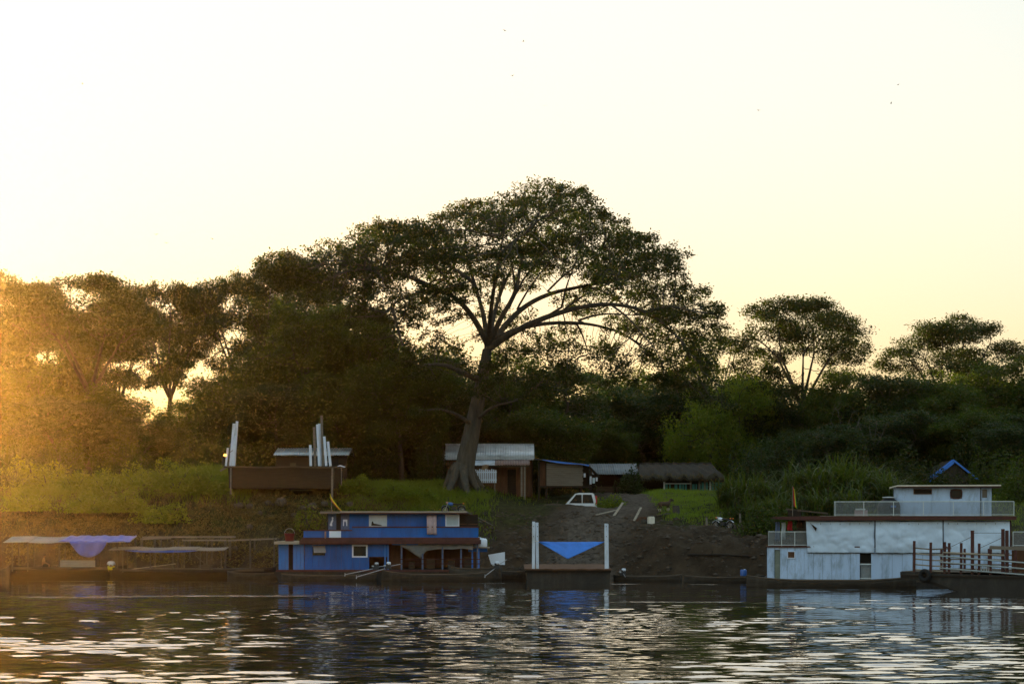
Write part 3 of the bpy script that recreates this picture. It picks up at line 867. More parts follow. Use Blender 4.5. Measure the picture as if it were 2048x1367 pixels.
for px, Y, w, h, lab, leaf in (
  (250,166,150,95,'shrub behind the left grassy mound','leaf_mid'), (120,163,170,90,'shrub right of the tall cane on the far left','leaf_mid'),
  (400,166,120,90,'shrub just left of the hauled-out barge','leaf_mid'), (700,163,90,80,'round shrub right of the hauled-out barge','leaf_mid'),
  (760,164,90,90,'shrub left of the slender trunk','leaf'), (860,162,80,95,'shrub tucked against the giant trunk, left side','leaf'),
  (500,166,120,90,'shrub behind the white posts on the left','leaf_mid'), (600,168,130,70,'shrub behind the white-roofed building','leaf_mid'),
  (1000,172,120,70,'dark shrub behind the tin-roofed shack','leaf'), (1120,174,140,90,'dark shrub behind the plank-walled shack','leaf'),
  (1262,176,60,52,'small leafy shrub overlapping the grey and thatched roofs','leaf_blue'), (1340,200,200,80,'broad shrub behind the thatched roof','leaf_mid'),
  (1520,172,130,110,'shrub right of the yellow-green bush','leaf_blue'), (1610,170,120,110,'shrub behind the cane thicket, left half','leaf_blue'),
  (1790,164,140,80,'dark shrub left of the wheelhouse roof','leaf'), (1990,160,120,90,'shrub right of the blue-roofed hut','leaf_mid'),
  (2040,150,120,90,'bright shrub at the right edge behind the white boat','leaf_mid'), (1860,163,140,60,'dark shrub under the blue-roofed hut','leaf'),
  (1950,168,160,110,'dark shrub behind the blue-roofed hut','leaf'), (1700,163,140,95,'dark shrub behind the black tank and rail','leaf'),
  (1470,146,60,34,'low shrub behind the white motorcycle','leaf_mid'), (1530,141,120,55,'low shrub on the bank left of the white boat','leaf_mid')):
    shrub(px, Y, w, h, lab, leaf, n=int(1200+w*h*.22), group=GS)
for k, (px, Y, w, h) in enumerate(((150,155,110,44),(215,153,120,50),(285,153,130,56),(350,152,130,62),(410,151,90,50),(95,157,120,60),(35,156,110,66),(250,149,110,40),(330,148,120,36),(180,149,110,36),(60,150,120,40),(715,153,70,34),(790,152,80,32),(850,152,60,26))):
    shrub(px, Y, w, h, 'rounded grassy tussock, %s from the left along the crest of the bank' % ['third','fifth','seventh','ninth','tenth','second','first','sixth','eighth','fourth','low front','eleventh','twelfth','thirteenth'][k], 'grass', 2600, .26, 'grassy tussocks along the crest', name='tussock')
shrub(1222, 158, 80, 26, 'low brown-green tussock right of the parked car', 'grass', 1500, .22, GS)
shrub(615, 146, 70, 60, 'pale yellow-flowered weed behind the lower roof of the blue boat', 'leaf_yellow', 500, .22, GS, name='weed')

def blades(C, hgt, lean, width, rng, seg=3, droop=.5):
    """arching blades rooted at C (n,3)"""
    n = len(C); a = rng.rand(n)*2*np.pi
    dx = np.stack([np.cos(a), np.sin(a), np.zeros(n)], 1); sx = np.stack([-np.sin(a), np.cos(a), np.zeros(n)], 1)
    h = hgt*rng.uniform(.6, 1.25, (n,1)); l = lean*rng.uniform(.2, 1.3, (n,1))
    V = []
    for k in range(seg+1):
        t = k/seg
        c = C + dx*(l*h*t**1.8) + np.array([[0,0,1]])*(h*(t - droop*l*t**3))
        w = width*(1-t**2)*rng.uniform(.7, 1.2, (n,1)) + .002
        V += [c - sx*w/2, c + sx*w/2]
    V = np.stack(V, 1).reshape(-1,3)
    o = np.arange(n)[:,None]*(2*(seg+1))
    F = np.concatenate([np.stack([o+2*k, o+2*k+1, o+2*k+3, o+2*k+2], -1).reshape(-1,4) for k in range(seg)])
    return V, F, np.tile(rng.rand(n), seg)

def grass_field(name, label, n, inside, hgt, lean, width, mat, seed, xr, dr):
    rng = np.random.RandomState(seed)
    x = rng.uniform(*xr, n*3); d = rng.uniform(*dr, n*3); y = d + edge_y(x)
    k = inside(x, y, d) > rng.rand(n*3)
    x, y = x[k][:n], y[k][:n]
    C = np.stack([x, y, zt(x, y)-.03], 1)
    hh = hgt*(.55+.9*np.clip(fbm(x*.5, y*.5, 3)+.5, 0, 1))[:,None]
    V, F, t = blades(C, hh, lean, width, rng)
    patch = np.clip(fbm(x*.8+5, y*.8, 2)+.5, 0, 1)
    return tag(link(name, fast_mesh(name, V, F, 4, tint=np.clip(.55*np.tile(patch, 3)+.45*t, 0, 1)), MT[mat]), label, None, None, 'stuff')
sm = lambda v, a, b: np.clip((v-a)/(b-a), 0, 1)
grass_field('tall_grass', 'tall green grass over the left mound and bank edge', 29000,
            lambda x, y, d: sm(x,-46,-40)*(1-sm(x,-21.5,-20.5))*sm(d,7,10)*(1-sm(d,24,30)), .95, .7, .05, 'grass', 1, (-46,-20), (6,30))
grass_field('slope_grass', 'green grass on the slope below the giant tree', 19000,
            lambda x, y, d: sm(x,-15,-13)*(1-sm(x,-4.5,-1))*sm(d,5,8)*(1-sm(d,20,24)), .55, .7, .04, 'grass', 2, (-15,0), (5,24))
grass_field('bank_weeds', 'low weeds on the muddy left bank', 16000,
            lambda x, y, d: sm(x,-46,-40)*(1-sm(x,-14,-8))*sm(d,1.5,6)*.8, .35, 1.0, .05, 'dry', 3, (-46,-8), (1.5,12))
grass_field('lawn', 'bright green grass in front of the thatched hut', 16000,
            lambda x, y, d: sm(x,11.6,12.8)*(1-sm(x,19,21))*sm(d,11,14)*(1-sm(d,44,50)), .34, .8, .045, 'lawn', 4, (11,21), (11,50))
grass_field('terrace_grass', 'rough grass on the terrace among the huts', 12000,
            lambda x, y, d: (sm(x,-14,-8)*(1-sm(x,0,4))*sm(d,17,22) + sm(x,18,22)*sm(d,6,9))*.8, .45, .8, .04, 'grass', 6, (-14,42), (8,40))

# leafy creepers on the left bank: nobody could count the leaves
rngc = np.random.RandomState(44)
x = rngc.uniform(-46, -8, 90000); d = rngc.uniform(1, 13, 90000); y = d + edge_y(x)
k = (np.clip(fbm(x*.7+3, y*.7, 3)*2.2 + .25 + sm(d,1,5)*.35 - sm(x,-22,-8)*.35, 0, 1) > rngc.rand(90000))
x, y = x[k], y[k]
C = np.stack([x, y, zt(x, y) + .04 + rngc.rand(len(x))**2*.55*np.clip(fbm(x*.9, y*.9, 2)+.6, 0, 1)], 1)
V, F = leaf_quads(C, .19, rngc, .3)
tag(link('bank_creepers', fast_mesh('bank_creepers', V, F, 4, tint=rngc.rand(len(x))), MT['dry']), 'creepers and dry leaves on the steep left bank', None, None, 'stuff')

# tall cane clumps
def cane_proto(seed, n=170, h=3.2):
    rng = np.random.RandomState(seed)
    a = rng.rand(n)*2*np.pi; q = rng.rand(n)**.6*.9
    C = np.stack([np.cos(a)*q, np.sin(a)*q, rng.rand(n)*h*.35], 1)
    V, F, t = blades(C, h*.75, 1.05, .10, rng, seg=5, droop=.68)
    t_ = thing('cane_clump', 'x', 'cane', (0,0,0))
    link('blades', fast_mesh('cane_blades', V, F, 4, tint=t), MT['reed'], t_)
    mb = MB()
    for k in range(16):
        b = rng.rand()*6.28; p = rng.rand()*.7
        mb.tube([(math.cos(b)*p, math.sin(b)*p, -.2), (math.cos(b)*p*1.2, math.sin(b)*p*1.2, h*.3), (math.cos(b)*p*1.6, math.sin(b)*p*1.6, h*.55)], [.025,.02,.008], 4)
    mb.build('stalks', MT['bark_dark'], t_)
    return t_
canes = [cane_proto(1), cane_proto(2, 130, 3.4)]
used = [False, False]
def cane(px, Y, hpx, label, group, i):
    k = i % 2
    o = canes[k] if not used[k] else copy_tree(canes[k]); used[k] = True
    x = (px-1024)/FPX*Y; s = hpx*Y/FPX/3.2
    o.location = (x, Y, float(zt(x, Y))-.05); o.scale = (s*1.05, s*1.05, s); o.rotation_euler = (0,0,i*1.1)
    tag(o, label, 'cane', group)
ORD = ['first','second','third','fourth','fifth','sixth','seventh','eighth','ninth','tenth','eleventh','twelfth','thirteenth','fourteenth','fifteenth','sixteenth']
def nth(v, allv): return ORD[sorted(allv).index(v)]
CN = ((1455,152,80),(1490,150,95),(1525,152,90),(1560,149,100),(1600,152,112),(1640,150,122),(1675,152,115),(1715,150,105),(1750,151,100),(1580,144,80),(1640,143,100),(1700,143,95),(1545,143,65),(1505,146,70),(1780,148,90))
for i, (px, Y, h) in enumerate(CN):
    cane(px, Y, h, 'clump of arching cane, %s from the left in the thicket by the white boat' % nth(px, [c[0] for c in CN]) if [c[0] for c in CN].count(px) == 1 else 'taller cane clump standing behind another in the middle of the thicket' if Y > 146 else 'front cane clump in the middle of the thicket', 'cane thicket on the right bank', i)
CN = ((15,160,115),(50,162,105),(85,160,85),(-30,160,110),(115,163,70),(20,155,70))
for i, (px, Y, h) in enumerate(CN):
    cane(px, Y, h, 'clump of tall cane, %s from the left on the far left bank' % nth(px, [c[0] for c in CN]), 'cane on the far left bank', i+3)
# two feathery palms behind the hauled-out barge
def palm(px, Y, hpx, label, seed):
    rng = np.random.RandomState(seed); x = (px-1024)/FPX*Y; z = float(zt(x, Y)); h = hpx*Y/FPX
    t = thing('young_palm', label, 'palm', (x, Y, z-.1))
    MB().tube([(0,0,0), (.05,0,h*.3), (.1,0,h*.55)], [.14,.12,.09], 7).build('trunk', MT['bark_dark'], t)
    for k in range(9):
        a = k*.7+rng.rand()*.4; L = h*rng.uniform(.55,.75); up = rng.uniform(.35,.6)
        pts = [np.array((.1+math.cos(a)*L*s, math.sin(a)*L*s, h*.55 + L*(up*s*1.8 - .95*s*s))) for s in np.linspace(0, 1, 9)]
        mb = MB().tube(pts, [.03]*5+[.02]*4, 4)
        side = np.array((-math.sin(a), math.cos(a), 0))
        for j in range(1, 9):
            for sg in (-1, 1):
                for q in (0, .5):
                    p = pts[j-1]*(1-q)+pts[j]*q
                    e = p + side*sg*L*.28*(1.1-j/10) + np.array((math.cos(a),math.sin(a),0))*L*.1 - np.array((0,0,L*.12))
                    w = np.array((0,0,.05)) + np.array((math.cos(a),math.sin(a),0))*.05
                    mb.add([p-w*.4, p+w*.6, e], [(0,1,2)])
        mb.build('frond', MT['reed'], t)
palm(560, 170, 62, 'small palm drooping in front of the white-roofed building', 3)
palm(445, 164, 100, 'small palm left behind the hauled-out barge', 5)

# ------------------------------------------------------------------ paint, wood, metal, cloth
MT['blue'] = M('blue_paint', (.012,.115,.42), .6, .22, 1.2, dirt=(.02,.04,.08), dirt_amt=.6, stretch=(1,1,.3))
MT['blue_light'] = M('blue_paint_faded', (.05,.18,.50), .65, .2, 1.4, dirt=(.1,.14,.2), dirt_amt=.4, stretch=(1,1,.3))
MT['brown'] = M('red_brown_paint', (.075,.024,.019), .6, .35, 3)
MT['white'] = M('white_paint', (.66,.74,.86), .55, .08, 1.5, dirt=(.33,.33,.30), dirt_amt=.75)
MT['white_clean'] = M('white_board', (.72,.78,.88), .5, .06, 1)
MT['boatwhite'] = M('stained_white_paint', (.48,.63,.86), .55, .12, .9, dirt=(.13,.17,.19), dirt_amt=.95, stretch=(1,1,.25))
MT['tarp_white'] = M('white_tarpaulin', (.62,.77,.96), .5, .08, 1.0, dirt=(.36,.45,.58), dirt_amt=.5)
MT['cream'] = M('cream_roof', (.70,.64,.52), .5, .15, 1)
MT['wood'] = M('weathered_wood', (.09,.068,.048), .85, .45, 1.5, stretch=(.4,3,6))
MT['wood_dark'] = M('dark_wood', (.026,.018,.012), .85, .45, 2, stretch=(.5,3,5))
MT['wood_red'] = M('reddish_wood', (.12,.055,.028), .8, .35, 2, stretch=(2,2,.5))
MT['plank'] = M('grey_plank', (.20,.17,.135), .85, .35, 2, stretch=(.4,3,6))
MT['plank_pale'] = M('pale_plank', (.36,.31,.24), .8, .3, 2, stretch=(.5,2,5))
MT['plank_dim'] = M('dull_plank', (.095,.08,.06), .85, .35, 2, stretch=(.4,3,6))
MT['hull'] = M('dark_wet_hull', (.030,.027,.023), .6, .4, 1.5, dirt=(.08,.07,.055), dirt_amt=.6)
MT['canoe'] = M('canoe_wood', (.055,.046,.036), .75, .45, 1.5, dirt=(.11,.095,.075), dirt_amt=.6, stretch=(.4,1,3))
MT['rust'] = M('rusty_deck', (.13,.065,.035), .8, .4, 1.5, dirt=(.05,.03,.02), dirt_amt=.6)
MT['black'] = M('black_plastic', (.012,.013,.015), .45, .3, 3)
MT['rubber'] = M('rubber', (.018,.018,.018), .85, .3, 6)
MT['steel'] = M('steel', (.45,.45,.46), .4, .2, 5, metal=.8)
MT['dark_metal'] = M('dark_metal', (.05,.05,.052), .5, .3, 5, metal=.5)
MT['tin'] = M('tin_roof', (.55,.57,.58), .38, .2, .9, metal=.55, dirt=(.16,.13,.10), dirt_amt=.7)
MT['tin_grey'] = M('grey_sheet_roof', (.22,.24,.25), .6, .25, .8, dirt=(.10,.10,.09), dirt_amt=.6)
MT['tin_red'] = M('rusty_sheet', (.30,.19,.16), .6, .3, 1.5, dirt=(.14,.10,.09), dirt_amt=.6)
MT['thatch'] = M('thatch', (.062,.051,.039), .95, .5, 3, stretch=(4,4,1), bump=.06, bscale=9)
MT['teal'] = M('teal_paint', (.05,.22,.20), .6, .25, 2, dirt=(.05,.10,.09))
MT['tarp_blue'] = M('blue_tarpaulin', (.035,.20,.72), .42, .15, 1.2, spec=.5)
MT['tarp_violet'] = M('faded_blue_tarpaulin', (.085,.13,.50), .42, .2, 1.2, spec=.5)
MT['tarp_grey'] = M('grey_tarpaulin', (.20,.20,.195), .6, .3, 1.5)
MT['pink'] = M('pale_pink_curtain', (.42,.30,.30), .8, .2, 2)
MT['glass'] = M('dark_glass', (.006,.0065,.007), .25, .2, 2, spec=.25)
MT['pane'] = M('pale_pane', (.50,.58,.62), .4, .15, 2)
MT['mesh'] = M('wire_mesh', (.28,.31,.32), .6, .15, 6)
MT['rail'] = M('pale_rail', (.58,.64,.64), .5, .12, 3)
MT['rail_dull'] = M('dull_pole', (.33,.37,.37), .6, .25, 2)
MT['skin'] = M('skin', (.22,.115,.07), .6, .12, 4)
MT['hair'] = M('dark_hair', (.015,.011,.009), .7, .3, 8)
MT['shirt'] = M('pale_shirt', (.62,.66,.74), .8, .1, 4)
MT['yellow'] = M('yellow_cloth', (.66,.52,.02), .75, .12, 4)
MT['red'] = M('red_cloth', (.50,.03,.04), .75, .2, 4)
MT['green'] = M('green_cloth', (.03,.22,.06), .75, .2, 4)
MT['denim'] = M('blue_denim', (.10,.14,.24), .85, .25, 6)
MT['tan'] = M('tan_cloth', (.30,.19,.11), .85, .2, 5)
MT['dark_cloth'] = M('dark_cloth', (.035,.028,.024), .85, .3, 5)
MT['orange'] = M('orange_plastic', (.85,.22,.02), .35, .1, 4, spec=.5)
MT['bluepl'] = M('blue_plastic', (.05,.16,.50), .35, .15, 4, spec=.5)
MT['carwhite'] = M('white_car_paint', (.72,.76,.82), .25, .04, 2, spec=.5)
MT['redlamp'] = M('red_lamp', (.45,.02,.02), .3, .1, 4, spec=.5)
MT['fur'] = M('brown_fur', (.075,.050,.034), .95, .4, 5, bump=.01, bscale=30)
MT['fur_pale'] = M('pale_fur', (.40,.33,.25), .95, .25, 5)
MT['stone'] = M('pale_rock', (.095,.08,.06), .95, .4, 2.5, bump=.06, bscale=5)
MT['paper'] = M('stained_white_plastic', (.72,.68,.58), .6, .1, 4, dirt=(.42,.38,.3))

def fill_dark(parent, name, x0, x1, y0, y1, z0, z1, mat='wood_dark'):
    return bx(name, MT[mat], parent, x0, x1, y0, y1, z0, z1)

def wall(parent, mat, x0, x1, z0, z1, y, ops=(), th=.06, pw=1.2, name='panel', gap=.012, jig=.008):
    """a wall along x cut into upright panels; ops = openings (xa, xb, za, zb)"""
    cuts = sorted({x0, x1, *[o[0] for o in ops], *[o[1] for o in ops]})
    xs = []
    for a, b in zip(cuts[:-1], cuts[1:]):
        n = max(1, round((b-a)/pw))
        xs += [(a+(b-a)*k/n, a+(b-a)*(k+1)/n) for k in range(n)]
    for k, (a, b) in enumerate(xs):
        m = (a+b)/2
        zz = [(z0, z1)]
        for o in ops:
            if o[0] <= m <= o[1]:
                zz = [p for s0, s1 in zz for p in ((s0, min(s1, o[2])), (max(s0, o[3]), s1)) if p[1]-p[0] > .02]
        if not zz: continue
        dy = jig*((k*7 % 5)/4-.5)
        for s0, s1 in zz: MB().box(a+gap/2, b-gap/2, y+dy, y+th+dy, s0, s1).build(name, MT[mat], parent)

def window(parent, x0, x1, z0, z1, y, fmat='white_clean', pmat='glass', fw=.08, depth=.07):
    mb = MB()
    mb.box(x0, x1, y-depth, y, z1-fw, z1); mb.box(x0, x1, y-depth, y, z0, z0+fw)
    mb.box(x0, x0+fw, y-depth, y, z0+fw, z1-fw); mb.box(x1-fw, x1, y-depth, y, z0+fw, z1-fw)
    w = mb.build('window', MT[fmat], parent)
    bx('pane', MT[pmat], w, x0+fw, x1-fw, y-.02, y+.01, z0+fw, z1-fw)
    return w

def rail_fence(parent, pts, h, posts, mat='rail', r=.022, mesh=True, name='railing'):
    """railing along pts [(x,y,z)...]: posts, top and bottom bars, wire mesh panels"""
    for a, b in zip(pts[:-1], pts[1:]):
        a, b = Vector(a), Vector(b); L = (b-a).length; n = max(1, round(L/posts))
        for k in range(n+1):
            p = a.lerp(b, k/n)
            if k == n and b != Vector(pts[-1]): continue
            MB().bar(p, p+Vector((0,0,h)), r*2).build('rail_post', MT[mat], parent)
        MB().bar(a+Vector((0,0,h)), b+Vector((0,0,h)), r*2.2).build('top_rail', MT[mat], parent)
        MB().bar(a+Vector((0,0,.06)), b+Vector((0,0,.06)), r*1.6).build('bottom_rail', MT[mat], parent)
        if mesh:
            mb = MB(); d = (b-a).normalized(); m = int(L/.055)
            for k in range(m+1):
                p = a.lerp(b, k/m); mb.bar(p+Vector((0,0,.07)), p+Vector((0,0,h-.03)), .011)
            for k in range(1, int(h/.055)):
                mb.bar(a+Vector((0,0,k*.055+.03)), b+Vector((0,0,k*.055+.03)), .011)
            o = mb.build('wire_mesh', MT['mesh'], parent); o['kind'] = 'stuff'

def canoe(label, px0, px1, Y, H=.55, B=1.1, rise=.35, th=0.0, mat='canoe', cat='boat', name='canoe', group=None, z=0.0):
    F = Frame(px0, Y, th); L = F.x(px1)
    t = F.root(name, label, cat, group)
    def fn(u, v):
        e = abs(2*u-1); b = B/2*(1-e**2.6)**.6 + .05
        q = 2*v-1
        top = H + rise*e**3
        zz = -.25 + .25*e**4 + (top+.25-.25*e**4)*(abs(q)**1.6)
        return (L*u, .6 + b*math.copysign(abs(q)**.55, q), zz+z)
    MB().sheet(fn, 26, 12, -.05).build('hull', MT[mat], t, True)
    for q in (-1, 1):
        MB().tube([(fn(u, (q+1)/2)[0], fn(u, (q+1)/2)[1], fn(u, (q+1)/2)[2]+.02) for u in [k/20 for k in range(21)]], .04, 5).build('gunwale', MT['wood'], t)
    for u in (.2, .38, .56, .74):
        a, b = fn(u, .03), fn(u, .97); MB().bar((a[0],a[1],a[2]-.12), (b[0],b[1],b[2]-.12), .25, .035).build('thwart', MT['wood'], t)
    return t, F

def longtail(label, p_eng, p_prop, group, pale=True):
    """outboard engine with a long shaft; points in world space"""
    e, p = Vector(p_eng), Vector(p_prop)
    t = thing('longtail_motor', label, 'motor', tuple(e), 0, group)
    q = p-e; d = q.normalized()
    MB().box(-.2,.2,-.16,.16,-.06,.22).box(-.14,.14,-.12,.12,.22,.3).build('engine', MT['dark_metal'], t)
    MB().lathe([(.02,.16),(.13,.18),(.15,.28),(.13,.36),(.03,.38)], (.05,0,.05), 12).build('flywheel_cover', MT['white_clean' if pale else 'steel'], t, True)
    MB().lathe([(.02,0),(.09,.02),(.10,.1),(.02,.12)], (-.2,-.1,.1), 10).build('fuel_tank', MT['steel'], t, True)
    MB().tube([(0,0,.02), tuple(q)], .028, 6).build('shaft', MT['steel'], t)
    MB().tube([(0,0,.1), tuple(-d*.9+Vector((0,0,.02)))], .022, 6).build('handle', MT['steel'], t)
    mb = MB()
    for k in range(3):
        a = k*2.094; s = Vector((0, math.cos(a), math.sin(a)))*.13
        mb.sheet(lambda u, v, s=s: q + s*u + Vector((.05*(v-.5), .03*(v-.5), 0)), 3, 2, .008)
    mb.build('propeller', MT['steel'], t)
    return t

# ------------------------------------------------------------------ blue houseboat
F = Frame(557, 133.0)
X, Z = F.x, F.z
bb = F.root('blue_houseboat', 'blue two-storey wooden houseboat with red-brown trim moored left of centre', 'houseboat')
D = 4.3
MB().prism([(X(548), .55), (X(552), Z(1141)), (X(990), Z(1141)), (X(1000), .55), (X(985), -.5), (X(565), -.5)], -.25, D+.3).build('hull', MT['hull'], bb)
bx('deck_edge', MT['brown'], bb, X(553), X(992), -.34, -.25, Z(1142.5), Z(1138))
bx('deck', MT['wood'], bb, X(553), X(992), -.24, D+.25, Z(1141)+.004, Z(1139.5))
fl = Z(1139)
wall(bb, 'blue_light', X(557), X(577), fl, Z(1088), .0, (), pw=.24, jig=.02)
wall(bb, 'blue_light', X(586), X(608), fl, Z(1088), .0, (), pw=.26, jig=.02)
wall(bb, 'blue', X(609), X(738), fl, Z(1088), .05, ((X(625),X(650),Z(1110),Z(1092)), (X(705),X(734),Z(1113.5),Z(1089))), pw=.42, jig=.02)
wall(bb, 'blue', X(738), X(775), Z(1112.5), Z(1088), .05, (), pw=1.3)
bx('door_shade_panel', MT['wood_dark'], bb, X(577), X(586), .4, .5, fl, Z(1088))  # dark panel, its colour stands in for shade inside the doorway
window(bb, X(704), X(735), Z(1114), Z(1088.5), .05, 'white_clean', 'glass', .1)
bx('window', MT['glass'], bb, X(625), X(650), .13, .16, Z(1110), Z(1092))
MB().sheet(lambda u, v: (X(626)+(X(650)-X(626))*u + .12*v, .02-.55*v, Z(1091)-.48*v), 3, 3, .025).build('awning_flap', MT['tarp_grey'], bb)
for px in (770, 776): bx('post', MT['blue_light'], bb, X(px)-.05, X(px)+.05, .02, .14, fl, Z(1088))
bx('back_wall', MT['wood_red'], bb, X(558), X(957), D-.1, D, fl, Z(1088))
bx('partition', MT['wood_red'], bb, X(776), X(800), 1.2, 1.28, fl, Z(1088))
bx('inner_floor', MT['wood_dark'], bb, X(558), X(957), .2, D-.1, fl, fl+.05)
for px in (803, 845, 885, 922, 955):
    bx('post', MT['denim'], bb, X(px)-.055, X(px)+.055, .0, .11, fl, Z(1087))
for py in (1117.5, 1126.5):
    bx('side_rail', MT['brown'], bb, X(800), X(960), -.03, .0, Z(py+.9), Z(py-.9))
for k, (px, s) in enumerate(((820,.5),(858,.7),(900,.55),(935,.8))):
    bx('cargo_crate', MT['wood'], bb, X(px)-.35*s, X(px)+.45*s, 1.6+.2*k, 2.4+.2*k, fl+.05, fl+.05+s)
# hanging grey tarpaulin and its blue edge
def grey_tarp(u, v):
    px = 801 + (946-801)*u
    low = np.interp(px, [801,815,841,852,870,880,905,925,946], [1091,1098,1116,1101,1098,1097,1098,1096,1099])
    return (X(px), -.06-.10*math.sin(v*3+u*5)*v-.05*math.sin(u*40)*v, Z(1087)+(Z(low)-Z(1087))*v)
MB().sheet(grey_tarp, 44, 8, .015).build('hanging_tarp', MT['tarp_grey'], bb, True)
MB().sheet(lambda u, v: (X(784)+(X(836)-X(784))*u, -.10-.03*math.sin(u*9), Z(1086.5)-.11*v*(1-.6*abs(u-.5))), 10, 2, .012).build('blue_tarp_edge', MT['tarp_blue'], bb)
# main deck roof and parapet
bx('deck_roof', MT['brown'], bb, X(600), X(962), -.45, D+.3, Z(1087), Z(1078.5))
bx('grey_roof_edge', MT['plank_pale'], bb, X(550), X(600), -.5, D+.3, Z(1087.5), Z(1082))
wall(bb, 'blue', X(608), X(656), Z(1074), Z(1061), -.38, (), pw=1.7)
wall(bb, 'blue', X(656), X(705), Z(1074), Z(1061), -.38, (), pw=1.8)
wall(bb, 'blue', X(705), X(957), Z(1074), Z(1054.5), -.38, (), pw=1.8)
bx('white_panel', MT['white_clean'], bb, X(659.5), X(683), -.41, -.39, Z(1074), Z(1060.5))
bx('parapet_trim', MT['brown'], bb, X(607), X(705), -.42, -.3, Z(1061), Z(1058.5))
bx('parapet_trim', MT['brown'], bb, X(705), X(958), -.42, -.3, Z(1054.5), Z(1051.8))
bx('parapet_foot', MT['brown'], bb, X(605), X(960), -.43, -.3, Z(1078.4), Z(1074))
bx('trim_batten', MT['tin_red'], bb, X(650), X(653.5), -.43, -.38, Z(1076), Z(1062))
# upper cabin
uf = Z(1078)
wall(bb, 'blue', X(698), X(918), uf, Z(1026), .25, ((X(738),X(773),Z(1052),Z(1030)), (X(891),X(918),Z(1051.5),Z(1029))), pw=.9)
wall(bb, 'denim', X(653), X(672), uf, Z(1026), .25, (), pw=.8)
wall(bb, 'denim', X(681), X(698), uf, Z(1026), .25, (), pw=.7)
bx('door_shade_panel', MT['black'], bb, X(672), X(681), .7, .75, uf, Z(1026))  # black panel painted in for the shade behind the upper door
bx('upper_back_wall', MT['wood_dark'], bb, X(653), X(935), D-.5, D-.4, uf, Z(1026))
w = window(bb, X(737.5), X(773.5), Z(1052.5), Z(1029.5), .25, 'pane', 'pane', .06)
MB().prism([(X(742),Z(1050.5)), (X(743),Z(1043)), (X(745),Z(1041)), (X(747),Z(1046)), (X(753),Z(1047)), (X(762),Z(1049)), (X(764),Z(1050.5))], .20, .225).build('dark_cutout', MT['wood_dark'], w)
w = window(bb, X(890.5), X(918.5), Z(1052), Z(1028.5), .25, 'white_clean', 'pane', .09)
for k in range(6):
    z = Z(1050)+(Z(1031)-Z(1050))*(k+.5)/6
    MB().sheet(lambda u, v, z=z: (X(893.5)+(X(915.5)-X(893.5))*u, .16+.06*v, z-.05+.1*v), 1, 1, .012).build('louvre_slat', MT['pane'], w)
MB().sheet(lambda u, v: (X(853.5)+(X(873)-X(853.5))*u+.04*v, -.02-.42*min(1,v*1.8)+.05*math.sin(u*14), Z(1030)+(Z(1068)-Z(1030))*v), 14, 8, .015).build('pink_curtain', MT['pink'], bb, True)
bx('cabin_roof', MT['plank_pale'], bb, X(680), X(932), -.35, D, Z(1024.5), Z(1021.5))
bx('cabin_roof_trim', MT['brown'], bb, X(682), X(934), -.37, D+.02, Z(1027), Z(1024.6))
bx('porch_roof', MT['plank'], bb, X(641), X(680), -.4, D+.02, Z(1026.5), Z(1022))
for px in (656, 935): bx('post', MT['wood_dark'], bb, X(px)-.04, X(px)+.04, -.3, -.22, uf, Z(1026.6))
bx('rear_panel', MT['wood_dark'], bb, X(919), X(955), 1.6, 1.66, uf, Z(1028))
bx('rear_rail', MT['wood_red'], bb, X(919), X(955), .1, .15, Z(1048), Z(1046.6))
# the painted wading bird and arch beside the upper door
MB().prism([(X(660.5),Z(1051)),(X(659),Z(1049)),(X(661.5),Z(1042)),(X(663.5),Z(1038)),(X(662.5),Z(1034)),(X(664.5),Z(1032.5)),(X(666.5),Z(1034.5)),(X(665.5),Z(1037)),(X(666,),Z(1040)),(X(663.5),Z(1046)),(X(664),Z(1051))], .222, .238).build('painted_bird', MT['white_clean'], bb)
MB().prism([(X(685.5),Z(1051)),(X(685.5),Z(1038)),(X(694),Z(1038)),(X(694),Z(1051)),(X(692),Z(1051)),(X(691.5),Z(1044)),(X(689.5),Z(1041)),(X(687.5),Z(1044)),(X(687.3),Z(1051))], .222, .238).build('painted_arch', MT['white_clean'], bb)
# rack with the white tank at the right end
for px in (944, 957): bx('rack_post', MT['tarp_blue'], bb, X(px)-.05, X(px)+.05, .9, 1.0, fl, Z(1076))
bx('rack_shelf', MT['plank_pale'], bb, X(934), X(979), .6, 1.7, Z(1095.5), Z(1093.5))
bx('blue_board', MT['blue'], bb, X(936), X(974), .95, 1.0, Z(1103), Z(1095.6))

def flagpole(label, base, h, stripes, droop, group=None):
    t = thing('flag', label, 'flag', base, 0, group)
    MB().tube([(0,0,0), (0,0,h)], .022, 6).build('pole', MT['plank'], t)
    for k, (mat, a, b) in enumerate(stripes):
        MB().sheet(lambda u, v: (droop(u, a+(b-a)*v)[0], droop(u, a+(b-a)*v)[1]-.002*k, droop(u, a+(b-a)*v)[2]), 10, 3, .008).build('stripe', MT[mat], t, True)
    return t
Y0 = 134.0
fb = at(663, 1022.5, Y0)
flagpole('yellow and red flag hanging on a pole above the blue boat', fb, 2.55,
         (('yellow',0,.7),('red',.7,1)), lambda u, v: (-.12+.35*u*u+.55*u+.10*v, -.05*math.sin(u*8), 1.30-1.28*u-.42*v*(1-u)**.6-.05*v))
wt = thing('white_tank', 'white plastic tank on the blue rack at the right end of the blue boat', 'tank', (F.x0+X(957), 134.1, Z(1093.4)))
MB().lathe([(.02,0),(.55,.0),(.6,.06),(.6,.5),(.52,.6),(.2,.64),(.02,.64)], (0,0,0), 18).build('body', MT['white_clean'], wt, True)
MB().lathe([(.02,.64),(.16,.64),(.16,.7),(.02,.71)], (0,0,0), 12).build('lid', MT['steel'], wt, True)
